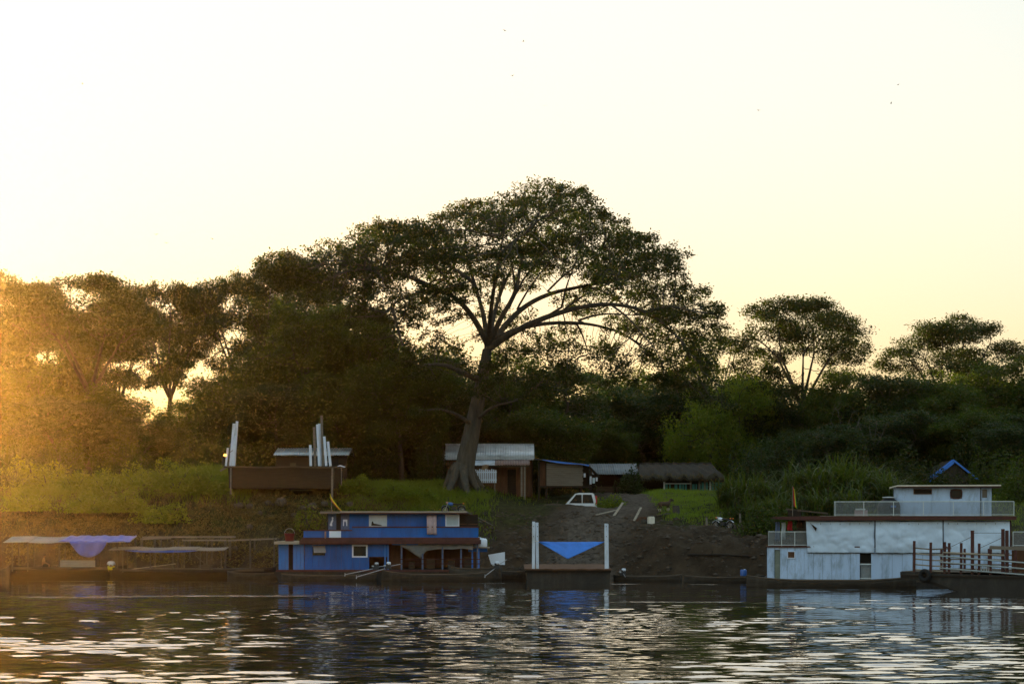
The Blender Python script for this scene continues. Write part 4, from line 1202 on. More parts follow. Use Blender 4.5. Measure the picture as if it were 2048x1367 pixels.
rt = thing('red_bucket', 'dark red bucket on the lower roof of the blue boat', 'bucket', (F.x0+X(577), 133.6, Z(1082)+.003))
MB().lathe([(.02,0),(.3,.0),(.36,.5),(.4,.55),(.36,.57),(.3,.5),(.02,.48)], (0,0,0), 16).build('body', M('dark_red', (.17,.02,.02), .7, .3, 5), rt, True)
MB().ring((0,0,.55), (0,1,0), .36, .012, 20, 5).build('handle', MT['steel'], rt)
pd = thing('white_board', 'white board standing tilted right of the blue boat', 'board', at(993, 1127, 134.6))
MB().prism([(-.60,.66),(.60,.86),(.60,-.06),(-.38,-.02)], 0, .05).build('sheet', MT['white_clean'], pd)
MB().bar((.1,.05,-.3), (.1,.12,.5), .07).build('prop', MT['wood'], pd)

# canoes by the blue boat
canoe('long dark dugout canoe lying along the blue boat', 762, 992, 130.4, .42, 1.15, .30, group='dark canoes along the shore')
canoe('short dark canoe pushed in behind the barge with blue awning', 975, 1075, 134.8, .5, 1.1, .25, group='dark canoes along the shore')
canoe('dark canoe with raised bow beside the right end of the blue boat', 895, 1004, 132.2, .78, 1.0, .25, group='dark canoes along the shore')
canoe('dark canoe under the left half of the blue boat', 560, 752, 131.2, .32, 1.0, .15, group='dark canoes along the shore')
GMt = 'longtail motors beside the blue boat'
longtail('longtail motor with pale cover and shaft pointing lower left', at(776, 1135, 129.9), at(713, 1153, 129.6), GMt)
longtail('dull longtail motor left of the pale-covered one', at(752, 1136, 130.3), at(690, 1148, 130.1), GMt, False)
longtail('longtail motor at the right end of the long canoe', at(993, 1134, 130.6), at(970, 1151, 130.3), GMt)

# ------------------------------------------------------------------ the two canopy boats on the left
def sheet_roof(parent, F, px0, px1, zf, zb, y0, y1, mat, name='roof_sheet', n=4, sag=.06):
    x0, x1 = F.x(px0), F.x(px1)
    for k in range(n):
        a, b = x0+(x1-x0)*k/n, x0+(x1-x0)*(k+1)/n
        MB().sheet(lambda u, v, a=a, b=b, k=k: (a+(b-a)*u*.995, y0+(y1-y0)*v, zf+(zb-zf)*v + .035*math.sin(((a-x0)+(b-a)*u)*1.1+k) - sag*math.sin(math.pi*u)*.2 + .012*math.sin(u*60)), 30, 2, .02).build(name, MT[mat], parent)
F = Frame(10, 138.0); X, Z = F.x, F.z
cb = F.root('covered_boat', 'covered riverboat with grey sheet roof at the left edge', 'boat')
def hullfn(x0, x1, B, H, rise, y0):
    def fn(u, v):
        e = abs(2*u-1); b = B/2*(1-e**4)**.5+.08; q = 2*v-1
        return (x0+(x1-x0)*u, y0+b*math.copysign(abs(q)**.5, q), -.3+.3*e**5+(H+rise*e**4+.3-.3*e**5)*abs(q)**1.7)
    return fn
h1 = hullfn(X(8), X(248), 2.2, .72, .2, 1.1)
MB().sheet(h1, 30, 12, -.05).build('hull', MT['wood_dark'], cb, True)
bx('floor', MT['wood'], cb, X(30), X(225), .3, 1.9, .42, .48)
bx('gunwale_board', MT['wood'], cb, X(22), X(236), -.02, .04, .62, .80)
sheet_roof(cb, F, 8, 262, Z(1084), Z(1084)+.42, -.35, 2.3, 'tin_grey', n=5)
for px in (24, 55, 118, 188, 234):
    for y in (.1, 1.9):
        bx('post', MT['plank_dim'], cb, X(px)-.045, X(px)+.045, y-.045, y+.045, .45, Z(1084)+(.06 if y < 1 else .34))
bx('low_side_panel', MT['plank_pale'], cb, X(120), X(190), .05, .1, Z(1133), Z(1119.5))
for px in (70, 105): bx('bench', MT['wood'], cb, X(px)-.2, X(px)+.2, .35, 1.85, .82, .88)
bt = F.root('blue_tarpaulin', 'violet-blue tarpaulin over the grey boat roof with a flap hanging down', 'tarpaulin')
zr = Z(1084)
MB().sheet(lambda u, v: (X(122)+(X(262)-X(122))*u + .35*(v-.3)*(1-u), -.42+2.5*v, zr+.065+.42*v*1.0+.03*math.sin(u*23+v*9)+.02*math.sin(u*51)), 40, 8, .015).build('roof_cover', MT['tarp_violet'], bt, True)
MB().sheet(lambda u, v: (X(143)+(X(216)-X(143))*u, -.44-.10*math.sin(u*17+v*3)*v-.05, zr+.06-(1.02*(1-abs(2*u-1.02)**2.2)+.12)*v), 34, 8, .012).build('hanging_flap', MT['tarp_violet'], bt, True)

F = Frame(215, 137.2); X, Z = F.x, F.z
c2 = F.root('canopy_boat', 'long low boat with thin flat canopy, second from the left edge', 'boat')
MB().sheet(hullfn(X(214), X(548), 2.0, .60, .2, 1.0), 34, 12, -.05).build('hull', MT['wood_dark'], c2, True)
bx('floor', MT['wood'], c2, X(240), X(520), .3, 1.7, .36, .42)
bx('gunwale_board', MT['wood'], c2, X(240), X(528), -.02, .04, .50, .66)
sheet_roof(c2, F, 217, 450, Z(1099), Z(1099)+.20, -.2, 2.1, 'plank', 'canopy_sheet', 4, .1)
MB().sheet(lambda u, v: (X(250)+(X(400)-X(250))*u, -.16, Z(1099)-.03-.16*v*(1-abs(2*u-1)**3)), 20, 3, .012).build('blue_canopy_fringe', MT['tarp_violet'], c2, True)
for px in (245, 300, 355, 400, 442):
    for y in (.1, 1.8):
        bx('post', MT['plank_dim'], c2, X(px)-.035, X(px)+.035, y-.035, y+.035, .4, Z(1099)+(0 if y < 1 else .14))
MB().tube([(X(255),.6,.62), (X(350),.2,1.05)], .03, 6).build('pole', MT['plank_pale'], c2)
bx('stern_box', MT['wood'], c2, X(395), X(420), .4, 1.2, .42, .95)

F = Frame(268, 141.0); X, Z = F.x, F.z
dk = F.root('landing_stage', 'open timber landing stage behind the low canopy boat', 'landing stage')
zd = .55
for px, top in ((270,1078),(309,1077),(345,1079),(368,1079),(413,1078),(450,1078),(500,1078),(548,1076)):
    for y in (0, 2.4):
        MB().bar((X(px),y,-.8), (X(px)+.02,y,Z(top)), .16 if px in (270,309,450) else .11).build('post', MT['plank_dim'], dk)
for a, b, pa, pb, y in ((284,462,1073.5,1073.5,.1),(365,453,1079.5,1079.5,-.05),(268,330,1078,1076,2.4),(455,553,1080,1076.5,.1),(284,462,1073.5,1073.5,2.4)):
    MB().bar((X(a),y,Z(pa)), (X(b),y,Z(pb)), .10, .12).build('beam', MT['plank'], dk)
for k in range(9):
    bx('deck_plank', MT['wood'], dk, X(262), X(552), -.1+k*.3, -.1+k*.3+.28, zd, zd+.05)
MB().bar((X(345),.0,Z(1079)), (X(320),.0,Z(1100)), .07).build('brace', MT['plank_dim'], dk)
MB().bar((X(390),.0,Z(1110)), (X(412),.0,Z(1128)), .07).build('brace', MT['plank_dim'], dk)
canoe('dark canoe nose cut off by the left edge of the photo', -60, 16, 136.4, .55, 1.0, .4, group='dark canoes along the shore')
canoe('dark canoe moored between the low canopy boat and the blue boat', 452, 560, 135.0, .35, 1.0, .2, group='dark canoes along the shore')

# ------------------------------------------------------------------ barge with blue awning
def post_pair(parent, F, quads, Zb, y=.25):
    for (pa, pb, top, mat, w) in quads:
        z1 = F.z(top)
        MB().bar((F.x(pa), y, Zb), (F.x(pb), y, z1), F.x(pa+w)-F.x(pa), .10, up=(0,1,0)).build('upright_plank', MT[mat], parent)
F = Frame(1050, 127.0); X, Z = F.x, F.z
cbg = F.root('landing_barge', 'dark flat barge with white uprights and red-brown deck in the centre', 'barge')
MB().prism([(X(1052), Z(1138)), (X(1221), Z(1138)), (X(1219), -.5), (X(1055), -.5)], .1, 9).build('hull', MT['hull'], cbg)
MB().sheet(lambda u, v: (X(1049)+(X(1223)-X(1049))*u, -.15+9.2*v, Z(1136.5)+.10*v+.015*math.sin(u*31)), 12, 6, .09).build('deck', MT['rust'], cbg)
bx('fender_beam', MT['wood_dark'], cbg, X(1050), X(1222), -.05, .1, Z(1144), Z(1140))
zb = Z(1137)+.02
for (pa, pb, top, w, y) in ((1067,1067.5,1042,6,.25),(1075,1074,1044,6,.45),(1213,1212.5,1046,6.5,.25),(1217,1216,1047,3,.5)):
    MB().bar((X(pa), y, zb), (X(pb), y, Z(top)), X(pa+w)-X(pa), .12, up=(0,1,0)).build('upright_plank', MT['white'], cbg)
for px in (1067, 1075, 1213):
    for py in (1052, 1072): MB().tube([(X(px),.12,Z(py)), (X(px),.20,Z(py))], .03, 6).build('bolt', MT['dark_metal'], cbg)
aw = F.root('blue_awning', 'bright blue triangular tarpaulin stretched between the white uprights', 'tarpaulin')
def awn(u, v):
    px = 1077 + (1209-1077)*u
    low = np.interp(px, [1077,1135,1209], [1083,1117,1083])
    top = 1082.5 + .6*math.sin(math.pi*u)
    return (X(px), .22 - .5*v*math.sin(math.pi*u) + .03*math.sin(u*26)*v - .22*abs(float(fbm(np.array([u*5-abs(u-.45)*v*3]), np.array([v*1.2+3]), 3)[0])), Z(top)+(Z(low)-Z(top))*v)
MB().sheet(awn, 36, 10, .015).build('cloth', MT['tarp_blue'], aw, True)
for a, b in ((1070,1078),(1214,1208)):
    MB().tube([(X(a),.2,Z(1081)), (X(b),.22,Z(1082.5))], .02, 5).build('rope', MT['paper'], aw)
canoe('dark canoe lying at the foot of the cliff right of the central barge', 1228, 1365, 130.2, .30, 1.0, .12, group='dark canoes along the shore')
canoe('dark canoe behind the bow of the long canoe by the white boat', 1370, 1530, 127.2, .32, 1.0, .15, group='dark canoes along the shore')
longtail('longtail motor lying just right of the central barge', at(1246, 1148, 130.4), at(1240, 1141, 131.5), GMt)
bt_ = thing('blue_drum', 'small blue drum left of the white boat near the water', 'drum', (at(1487,1150,127.6)[0], 127.6, at(1487,1151,127.6)[2]))
MB().lathe([(.02,0),(.2,.0),(.22,.05),(.22,.38),(.2,.43),(.02,.43)], (0,0,0), 14).build('body', MT['bluepl'], bt_, True)
MB().lathe([(.02,.43),(.06,.43),(.06,.47),(.02,.47)], (.08,0,0), 8).build('cap', MT['white_clean'], bt_)

# ------------------------------------------------------------------ white houseboat
F = Frame(1535, 122.0, 11.0); X = F.x
def Z(py, px=1700): return F.z(py, px)
wb = F.root('white_houseboat', 'large white houseboat with wheelhouse and white tarpaulin sides at the right', 'houseboat')
D = 6.0
XR = X(2120)
fl = Z(1158)
MB().prism([(X(1525), .5), (X(1530), fl-.02), (XR, fl-.02), (XR, -.5), (X(1550), -.5)], -.1, D+.3).build('hull', MT['hull'], wb)
bx('deck_edge', MT['wood'], wb, X(1532), XR, -.16, -.1, fl-.14, fl)
dz = Z(1094)
wall(wb, 'boatwhite', X(1536), X(2030), fl, dz, 0, ((X(1549),X(1560),fl,Z(1099)), (X(1575),X(1590),Z(1116),Z(1102)), (X(1719),X(1744),fl,Z(1103))), pw=.62, th=.07, jig=.03)
bx('side_door', M('greenish_door', (.24,.27,.22), .7, .25, 2), wb, X(1549), X(1560), .14, .18, fl, Z(1099))
window(wb, X(1574.5), X(1590.5), Z(1116.5), Z(1101.5), 0, 'white', 'wood_red', .05)
bx('doorway_shade_panel', MT['black'], wb, X(1719), X(1744), 1.0, 1.05, fl, Z(1103))  # black sheet in place of the unlit room behind the door
for px in (1718, 1744): bx('door_jamb', MT['boatwhite'], wb, X(px)-.05, X(px)+.05, -.03, .12, fl, Z(1103))
bx('half_gate_bar', MT['rail'], wb, X(1720), X(1743), .02, .05, Z(1128.5), Z(1126))
bx('half_gate_bar', MT['rail'], wb, X(1720), X(1743), .02, .05, Z(1156.5), Z(1154.5))
bx('half_gate', MT['mesh'], wb, X(1721), X(1742), .3, .32, fl, Z(1129))
bx('inner_wall', MT['wood_dark'], wb, X(1537), XR, D-.1, D, fl, dz)
bx('upper_floor', MT['brown'], wb, X(1533), X(2046), -.12, D+.1, dz, Z(1091.5))
bx('end_wall', MT['boatwhite'], wb, X(1536)-.06, X(1536), .02, D, fl, dz-.01)
bx('upper_inner_wall', MT['boatwhite'], wb, X(1614), X(2020), 1.6, 1.68, Z(1091.4), Z(1040))
bx('porch_wall', MT['plank'], wb, X(1592), X(1612), 1.2, 1.26, Z(1091.4), Z(1040))
rail_fence(wb, [(X(1537),-.02,Z(1091.4)), (X(1616),-.02,Z(1091.4))], .92, .85)
rail_fence(wb, [(X(1537),-.02,Z(1091.4)), (X(1537),D,Z(1091.4))], .92, 1.2)
bx('rear_upper_floor', MT['wood'], wb, X(2024), XR, -.1, D+.1, dz+.01, Z(1091.2))
rail_fence(wb, [(X(2026),-.02,Z(1091)), (XR,-.02,Z(1091))], .92, .9)
for px in (1616, 1750, 1886, 2021):
    bx('upright', MT['brown'], wb, X(px)-.05, X(px)+.05, .04, .14, Z(1091.4), Z(1039.5))
for k, (a, b) in enumerate(((1612,1749),(1751,1885),(1887,2019))):
    def tarp(u, v, a=a, b=b, k=k):
        x = X(a)+(X(b)-X(a))*u
        sag = .05*math.sin(math.pi*u)
        nz = lambda p, q, o=3: float(fbm(np.array([p+k*13.1]), np.array([q+k*5.7]), o)[0])
        y = -.10 - .08*math.sin(math.pi*v) - .16*nz(x*.45+v*.5, v*1.1) - .10*abs(nz(x*1.3-v*1.2, v*2.4+x*.2)) - .07*abs(nz(x*1.1+v*1.6, v*3.4, 2)) - .03*nz(x*4, v*5, 2)
        taper = 1-.03*(1-v)*(1 if k == 0 else 0)
        return (x + (.10*v*(1-u) if k == 0 else 0), y, Z(1041)+(Z(1105)-Z(1041))*v - sag*(1-v))
    t_ = MB().sheet(tarp, 60, 26, .012).build('side_tarp', MT['tarp_white'], wb, True)
    MB().tube([tarp(u, 1) for u in [i/14 for i in range(15)]], .022, 5).build('hem_pole', MT['dark_metal'], t_)
    for i in range(7):
        p = tarp((i+.5)/7, .05); MB().tube([(p[0],p[1]-.012,p[2]), (p[0],p[1]-.02,p[2]-.10)], .014, 5).build('tie', MT['dark_metal'], t_)
# torn corner of the first tarpaulin
MB().prism([(X(1622),Z(1047)),(X(1626),Z(1049)),(X(1634),Z(1055)),(X(1632),Z(1062)),(X(1628),Z(1056))], -.36, -.33).build('torn_patch', MT['wood_dark'], wb)
# main roof
MB().prism([(X(1540),Z(1035)),(X(1555),Z(1032.5)),(X(1625),Z(1031.5)),(X(2032),Z(1032)),(X(2032),Z(1039)),(X(1625),Z(1040)),(X(1556),Z(1038))], -.55, D+.5).build('main_roof', MT['brown'], wb)
bx('roof_deck', MT['plank_pale'], wb, X(1640), X(2030), -.5, D+.4, Z(1031.4), Z(1030.8))
rz_ = Z(1030.7)
rail_fence(wb, [(X(1669),-.4,rz_), (X(2027),-.4,rz_)], .90, 1.8)
rail_fence(wb, [(X(1669),-.4,rz_), (X(1669),2.6,rz_)], .90, 1.5)
# wheelhouse
wy = .9
wall(wb, 'boatwhite', X(1790), X(1985), rz_, Z(974.5), wy, ((X(1828),X(1864),Z(987),Z(977.5)), (X(1902),X(1925),Z(996),Z(978.5)), (X(1966),X(1976),Z(995),Z(978))), pw=1.1)
window(wb, X(1827.5), X(1864.5), Z(987.5), Z(977), wy, 'wood_red', 'wood_dark', .04)
mbw = MB(); cx, cz, hw, hh = (X(1902)+X(1925))/2, (Z(996)+Z(978.5))/2, (X(1925)-X(1902))/2, (Z(978.5)-Z(996))/2
mbw.tube([(cx+hw*math.copysign(abs(math.cos(t))**.5, math.cos(t)), wy-.03, cz+hh*math.copysign(abs(math.sin(t))**.5, math.sin(t))) for t in [i*math.pi/12 for i in range(25)]], .04, 6)
wo = mbw.build('round_window', MT['brown'], wb, True)
bx('pane', MT['glass'], wo, cx-hw, cx+hw, wy+.02, wy+.04, cz-hh, cz+hh)
bx('window', MT['plank'], wb, X(1966), X(1976), wy+.08, wy+.1, Z(995), Z(978))
bx('corner_batten', MT['dark_metal'], wb, X(1962), X(1964), wy-.05, wy, rz_, Z(975))
bx('side_wall', MT['boatwhite'], wb, X(1790)-.07, X(1790), wy+.02, wy+3.2, rz_, Z(974.5))
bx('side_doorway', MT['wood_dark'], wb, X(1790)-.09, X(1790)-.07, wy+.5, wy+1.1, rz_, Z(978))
bx('back_wall', MT['boatwhite'], wb, X(1790), X(1985), wy+3.2, wy+3.27, rz_, Z(974.5))
MB().prism([(X(1779),Z(973.5)),(X(1795),Z(969.5)),(X(2003),Z(969.5)),(X(2003),Z(972)),(X(1795),Z(972.2)),(X(1780),Z(975))], wy-.5, wy+3.7).build('wheelhouse_roof', MT['cream'], wb)
bx('wheelhouse_trim', MT['brown'], wb, X(1793), X(2003), wy-.46, wy+3.6, Z(974.4), Z(972.1))
# bow poles and ridge
for a, b, z0, z1 in ((1570,1655,1017,1026),(1572,1600,1018,1020)):
    MB().bar((X(a),1.2,Z(z0)), (X(b),1.0,Z(z1)), .10).build('stowed_pole', MT['wood'], wb)
bx('pole_rest', MT['wood_dark'], wb, X(1574), X(1600), 1.0, 1.5, Z(1031.5), Z(1019))

def W(F, x, y, z):
    c, s = math.cos(-F.th), math.sin(-F.th)
    return (F.x0 + x*c - y*s, F.y0 + x*s + y*c, F.z0 + z)
flagpole('limp red, yellow and green flag at the bow of the white boat', W(F, X(1584), .9, Z(1031)), 1.95,
         (('red',0,.4),('yellow',.4,.75),('green',.75,1)), lambda u, v: (.02+.20*v*(.6+.6*u)+.06*u, -.05*math.sin(u*6+v*9), 1.9-1.25*u-.22*v))
tk = thing('water_tank', 'black round water tank behind the white rail on the roof deck', 'tank', W(F, X(1778), .55, rz_+.003), -F.th)
MB().lathe([(.02,0),(.70,0),(.73,.05),(.73,.22),(.70,.26),(.73,.30),(.73,.62),(.70,.66),(.66,.86),(.36,1.06),(.34,1.12),(.02,1.14)], (0,0,0), 24).build('body', MT['black'], tk, True)
MB().lathe([(.02,1.15),(.42,1.15),(.42,1.20),(.02,1.22)], (0,0,0), 20).build('lid', MT['rail'], tk, True)
MB().sheet(lambda u, v: (.735*math.sin(.15+.5*u), -.735*math.cos(.15+.5*u), .66-.13*v), 6, 1, .004).build('label', MT['bluepl'], tk)
bk = thing('deck_box', 'small grey box with pale handles behind the roof-deck rail', 'box', W(F, X(1722), .7, rz_+.003), -F.th)
MB().box(-.42,.42,-.3,.3,0,.36).build('body', MT['pink'], bk); MB().box(-.35,.25,-.34,-.3,.36,.46).build('lid', MT['rail'], bk)
MB().bar((-.2,-.36,.42), (.3,-.36,.42), .04).build('handle', MT['rail'], bk)
def garment(label, px, w, top, bot, mat, dx=0, cat='clothing'):
    o = W(F, X(px), .5, 0); t = thing('hanging_garment', label, cat, o, -F.th, 'washing on the porch of the white boat')
    x0 = (X(px+w)-X(px))
    MB().sheet(lambda u, v: (x0*(u-.5)*(1+.15*v)+.02*math.sin(v*7), .04*math.sin(u*11+v*2), Z(top)+(Z(bot)-Z(top))*v), 10, 6, .02).build('cloth', MT[mat], t, True)
    MB().tube([(-.1,0,Z(top)), (0,0,Z(top)+.1), (.1,0,Z(top))], .01, 4).build('hook', MT['dark_metal'], t)
garment('dark blue trousers hanging on the left of the porch line', 1554, 9, 1043, 1082, 'denim')
garment('pale blue garment hanging beside the dark blue trousers', 1566, 8, 1044, 1078, 'pane')
garment('red shirt hanging over the porch railing', 1579, 9, 1041, 1060, 'red')
garment('dark brown cloth hanging right of the red shirt', 1598, 10, 1041, 1054, 'wood_red')
canoe('long dark canoe lying along the front of the white boat', 1493, 1835, 118.6, .40, 1.15, .30, th=6, group='dark canoes along the shore')

# ------------------------------------------------------------------ cattle barge
F = Frame(1800, 113.0, 30.0); X = F.x
def Z(py, px=1900): return F.z(py, px)
cg = F.root('cattle_barge', 'dark cattle barge with white pole rails and red-brown posts at the right edge', 'barge')
XR = X(2130); tz = Z(1146)
MB().prism([(0, tz+.05), (.03, tz-.32), (X(1870), tz-.55), (X(1965), -.5), (XR, -.6), (XR, tz-.12), (X(1960), tz-.05)], 0, 5.2).build('hull', MT['hull'], cg)
MB().prism([(.4, tz-.3), (X(1965), -.45), (X(1965), tz-.4)], .3, 4.9).build('bow_dark_fill', MT['black'], cg)  # black wedge added to fill the dark triangle under the bow
bx('rubbing_strake', MT['wood_dark'], cg, .1, XR, -.07, 0, tz-.24, tz-.12)
bx('deck', MT['wood'], cg, .05, XR, .05, 5.1, tz+.055, tz+.09)
def zpx(px, py): return F.z(py, px)
for px, t0 in ((1827,1081),(1860,1084),(1888,1083),(1897,1085),(1921,1085),(1957,1086),(1980,1093),(2030,1094)):
    MB().bar((X(px), .12, tz-.05), (X(px)+.01, .12, zpx(px, t0)), .13).build('post', MT['brown'], cg)
for px, t0 in ((1943,1060),(2004,1057),(2012,1060)):
    MB().bar((X(px), .2, tz-.05), (X(px), .2, zpx(px, t0)), .17).build('tall_post', MT['brown'], cg)
for py in (1111, 1123, 1135):
    MB().tube([(X(1879), .0, zpx(1879, py)), (X(1960), -.03, zpx(1960, py+6.5)), (XR, .0, zpx(2130, py+20))], .045, 7).build('pole_rail', MT['rail_dull'], cg)
for k, py in enumerate((1095, 1106, 1117, 1128, 1138)):
    MB().tube([(X(1827), .25, zpx(1827, py)), (X(1860), .30, zpx(1860, py+3)), (X(1900), .24, zpx(1900, py+1+k))], .045, 6).build('bow_rail', MT['plank' if k < 1 else 'plank_pale'], cg)
MB().tube([(X(1885), .1, zpx(1885, 1104)), (X(2008), .1, zpx(2008, 1110))], .06, 7).build('top_rail', MT['plank_pale'], cg)
for k, py in enumerate((1112, 1122, 1131, 1141)):
    MB().tube([(X(1830), 5.0, tz+.15+.3*k), (XR, 5.0, tz+.12+.3*k)], .05, 6).build('far_rail', MT['plank'], cg)
for px in (1832, 1880, 1930, 1990, 2050): MB().bar((X(px), 5.0, tz), (X(px), 5.0, tz+1.4), .12).build('far_post', MT['brown'], cg)
MB().bar((X(1979), .1, zpx(1979, 1094)), (X(2060), .1, zpx(2060, 1097)), .12, .2).build('cross_beam', MT['plank'], cg)
for a, b in (((1943,1065),(2004,1065)), ((1943,1072),(1896,1095)), ((2004,1074),(1957,1096))):
    MB().tube([(X(a[0]), .16, zpx(*a)), (X(b[0]), .14, zpx(*b))], .014, 5).build('stay_wire', MT['dark_metal'], cg)
for k in range(6):
    bx('picket', MT['rail'], cg, X(1946+k*5.2), X(1948.6+k*5.2), .5, .53, tz+.1, tz+.52)
bx('shelter_wall', MT['wood_red'], cg, X(2014), XR, 1.0, 1.06, tz+.09, zpx(2030, 1100))
MB().ring((X(1851), -.16, zpx(1851,1150)), (.2,1,0), .28, .13, 20, 9).build('tyre_fender', MT['rubber'], cg, True)
MB().tube([(X(1851), -.15, zpx(1851,1143)), (X(1851), .02, zpx(1851,1137))], .016, 5).build('fender_rope', MT['plank'], cg)

# ------------------------------------------------------------------ barge hauled out on the bank
F = Frame(450, 150.0); X, Z = F.x, F.z
hb = F.root('hauled_barge', 'dark wooden barge hauled up on the left bank with white uprights', 'barge')
MB().prism([(X(455), Z(934)), (X(670), Z(934)), (X(666), Z(976)), (X(458), Z(976))], .2, 7).build('hull', MT['wood_dark'], hb)
MB().sheet(lambda u, v: (X(448)+(X(674)-X(448))*u, -.05+7.2*v, Z(932)+.16*v+.03*math.sin(u*13)), 14, 4, .12).build('deck', MT['wood'], hb)
for k in range(4): bx('hull_plank', MT['wood_dark'], hb, X(457), X(668), .14, .2, Z(975-k*10), Z(975-k*10-9.6))
for px, b in ((461,976),(664,992)): MB().tube([(X(px),.05,Z(b)-.5), (X(px)+.03,.05,Z(934))], .075, 7).build('prop_post', MT['plank'], hb)
MB().bar((X(440),.1,Z(941)), (X(458),.2,Z(930)), .14).build('side_arm', MT['plank'], hb)
zb = Z(931)
for (pa, pb, top, mat, w, y) in ((451,455,895,'white',4,.2),(456,460,886,'plank',4,.5),(460,467,846,'white',5.5,.3),(466,472,841,'white',5,.6),(464,471.5,870,'white',5,.15),
                              (621,620,889,'white',5,.2),(629,627,853,'plank',5,.5),(638,634,848,'white',5,.25),(640,637,846,'white',5,.6),(645,642,830,'plank',4.5,.4),(652,648,872,'white',5,.2),(660,655,882,'white',5,.35)):
    MB().bar((X(pa), y, zb), (X(pb), y, Z(top)), X(pa+w)-X(pa), .09, up=(0,1,0)).build('upright_plank', MT[mat], hb)
lp = thing('orange_globe', 'small glowing orange globe beside the left white uprights', 'lamp', (F.x0+X(449.5), 150.15, Z(912)))
lm = bpy.data.materials.new('globe_glow'); lm.use_nodes = True
lm.node_tree.nodes['Principled BSDF'].inputs['Base Color'].default_value = (.9,.35,.05,1)
lm.node_tree.nodes['Principled BSDF'].inputs['Emission Color'].default_value = (1,.36,.05,1)
lm.node_tree.nodes['Principled BSDF'].inputs['Emission Strength'].default_value = 1.2  # the small globe is given its own orange glow
MB().lathe([(.02,0),(.10,.03),(.12,.10),(.09,.18),(.02,.2)], (0,0,0), 12).build('globe', lm, lp, True)
MB().tube([(0,0,.1), (.25,.1,.25), (.7,.1,.55)], .025, 6).build('bracket', MT['plank'], lp)
wsx = thing('white_scrap', 'small white metal scrap lying right of the hauled-out barge deck', 'scrap', (F.x0+X(682), 150.3, Z(932)))
MB().sheet(lambda u, v: (-.3+.6*u, .3*v, .05*math.sin(u*5)+.06*v), 6, 3, .02).build('sheet', MT['white_clean'], wsx)
MB().bar((0,.1,-1.5), (0,.1,0), .06).build('stake', MT['plank'], wsx)
rngk = random.Random(7)
RK = ((562,973,.62,'plank'),(562,986,.55,'stone'),(625,976,.50,'stone'),(605,980,.34,'stone'),(535,986,.34,'stone'),(545,978,.2,'stone'),(500,980,.40,'stone'),(480,984,.42,'stone'),(470,988,.35,'stone'),(648,982,.40,'stone'),(588,992,.42,'stone'),(700,984,.36,'stone'),
                            (520,1000,.35,'stone'),(500,1020,.4,'stone'),(385,1030,.3,'stone'),(470,1050,.42,'stone'))
for k, (px, py, s, mat) in enumerate(RK):
    lab = 'squarish pale block under the middle of the hauled-out barge' if mat == 'plank' else ('rough rock, %s from the left under the hauled-out barge' % nth(px, [r[0] for r in RK if r[1] < 995 and r[3] == 'stone']) if py < 995 else 'rough rock, %s from the left on the bank below the hauled-out barge' % nth(px, [r[0] for r in RK if r[1] >= 995]))
    Yk = 149.2 - max(0, (py-985))*.08
    x, y, z = at(px, py, Yk); zg = float(zt(x, Yk))
    t = thing('rock', lab, 'rock', (x, Yk, min(z-s*.5, zg+.15) if py < 990 else zg-.1), rngk.random()*6, 'rocks below the hauled-out barge')
    def rk(u, v, s=s, k=k):
        a, b = u*2*math.pi, (v-.5)*math.pi
        q = s*.62*(1+.22*math.sin(3*a+k)*math.cos(b)+.15*math.sin(5*a+2*k+4*b))
        return (q*math.cos(a)*math.cos(b)*1.15, q*math.sin(a)*math.cos(b), s*.5+q*.85*math.sin(b))
    MB().sheet(rk, 14, 8, .01).build('body', MT['stone'], t)

# ------------------------------------------------------------------ buildings
def ground_at(px, Y): return float(zt((px-1024)/FPX*Y, Y))
def corr_sheet(parent, mat, x0, x1, y0, z0, y1, z1, n, name='roof_sheet', amp=.025, wl=.22):
    """corrugated sheets side by side from the eave (y0,z0) up to the ridge (y1,z1)"""
    for k in range(n):
        a, b = x0+(x1-x0)*k/n, x0+(x1-x0)*(k+1)/n + .04
        up = .012*(k % 2)
        nu = max(6, int((b-a)/wl*5))
        MB().sheet(lambda u, v: (a+(b-a)*u, y0+(y1-y0)*v, z0+(z1-z0)*v + amp*math.sin((a+(b-a)*u)/wl*2*math.pi)+up), nu, 2, .008).build(name, MT[mat], parent, True)

# white-roofed building behind the hauled-out barge
F = Frame(548, 159.5, 0, ground_at(620,160)-.1); X, Z = F.x, F.z
wr = F.root('long_building', 'low building with white sheet roof behind the white uprights', 'building')
corr_sheet(wr, 'tin', X(548), X(698), -.6, Z(910), 2.6, Z(893.5), 6)
corr_sheet(wr, 'tin', X(548), X(698), 5.6, Z(910), 2.62, Z(893.5), 4)
wall(wr, 'wood_dark', X(552), X(694), 0, Z(911), 0, ((X(580),X(592),0,Z(925)),(X(640),X(660),Z(935),Z(922))), pw=.9)
bx('gable_wall', MT['wood_dark'], wr, X(552), X(694), 4.8, 4.9, 0, Z(911)); bx('door', MT['wood'], wr, X(580), X(592), .1, .14, 0, Z(925))
window(wr, X(640), X(660), Z(935), Z(922), 0, 'plank', 'glass', .08)

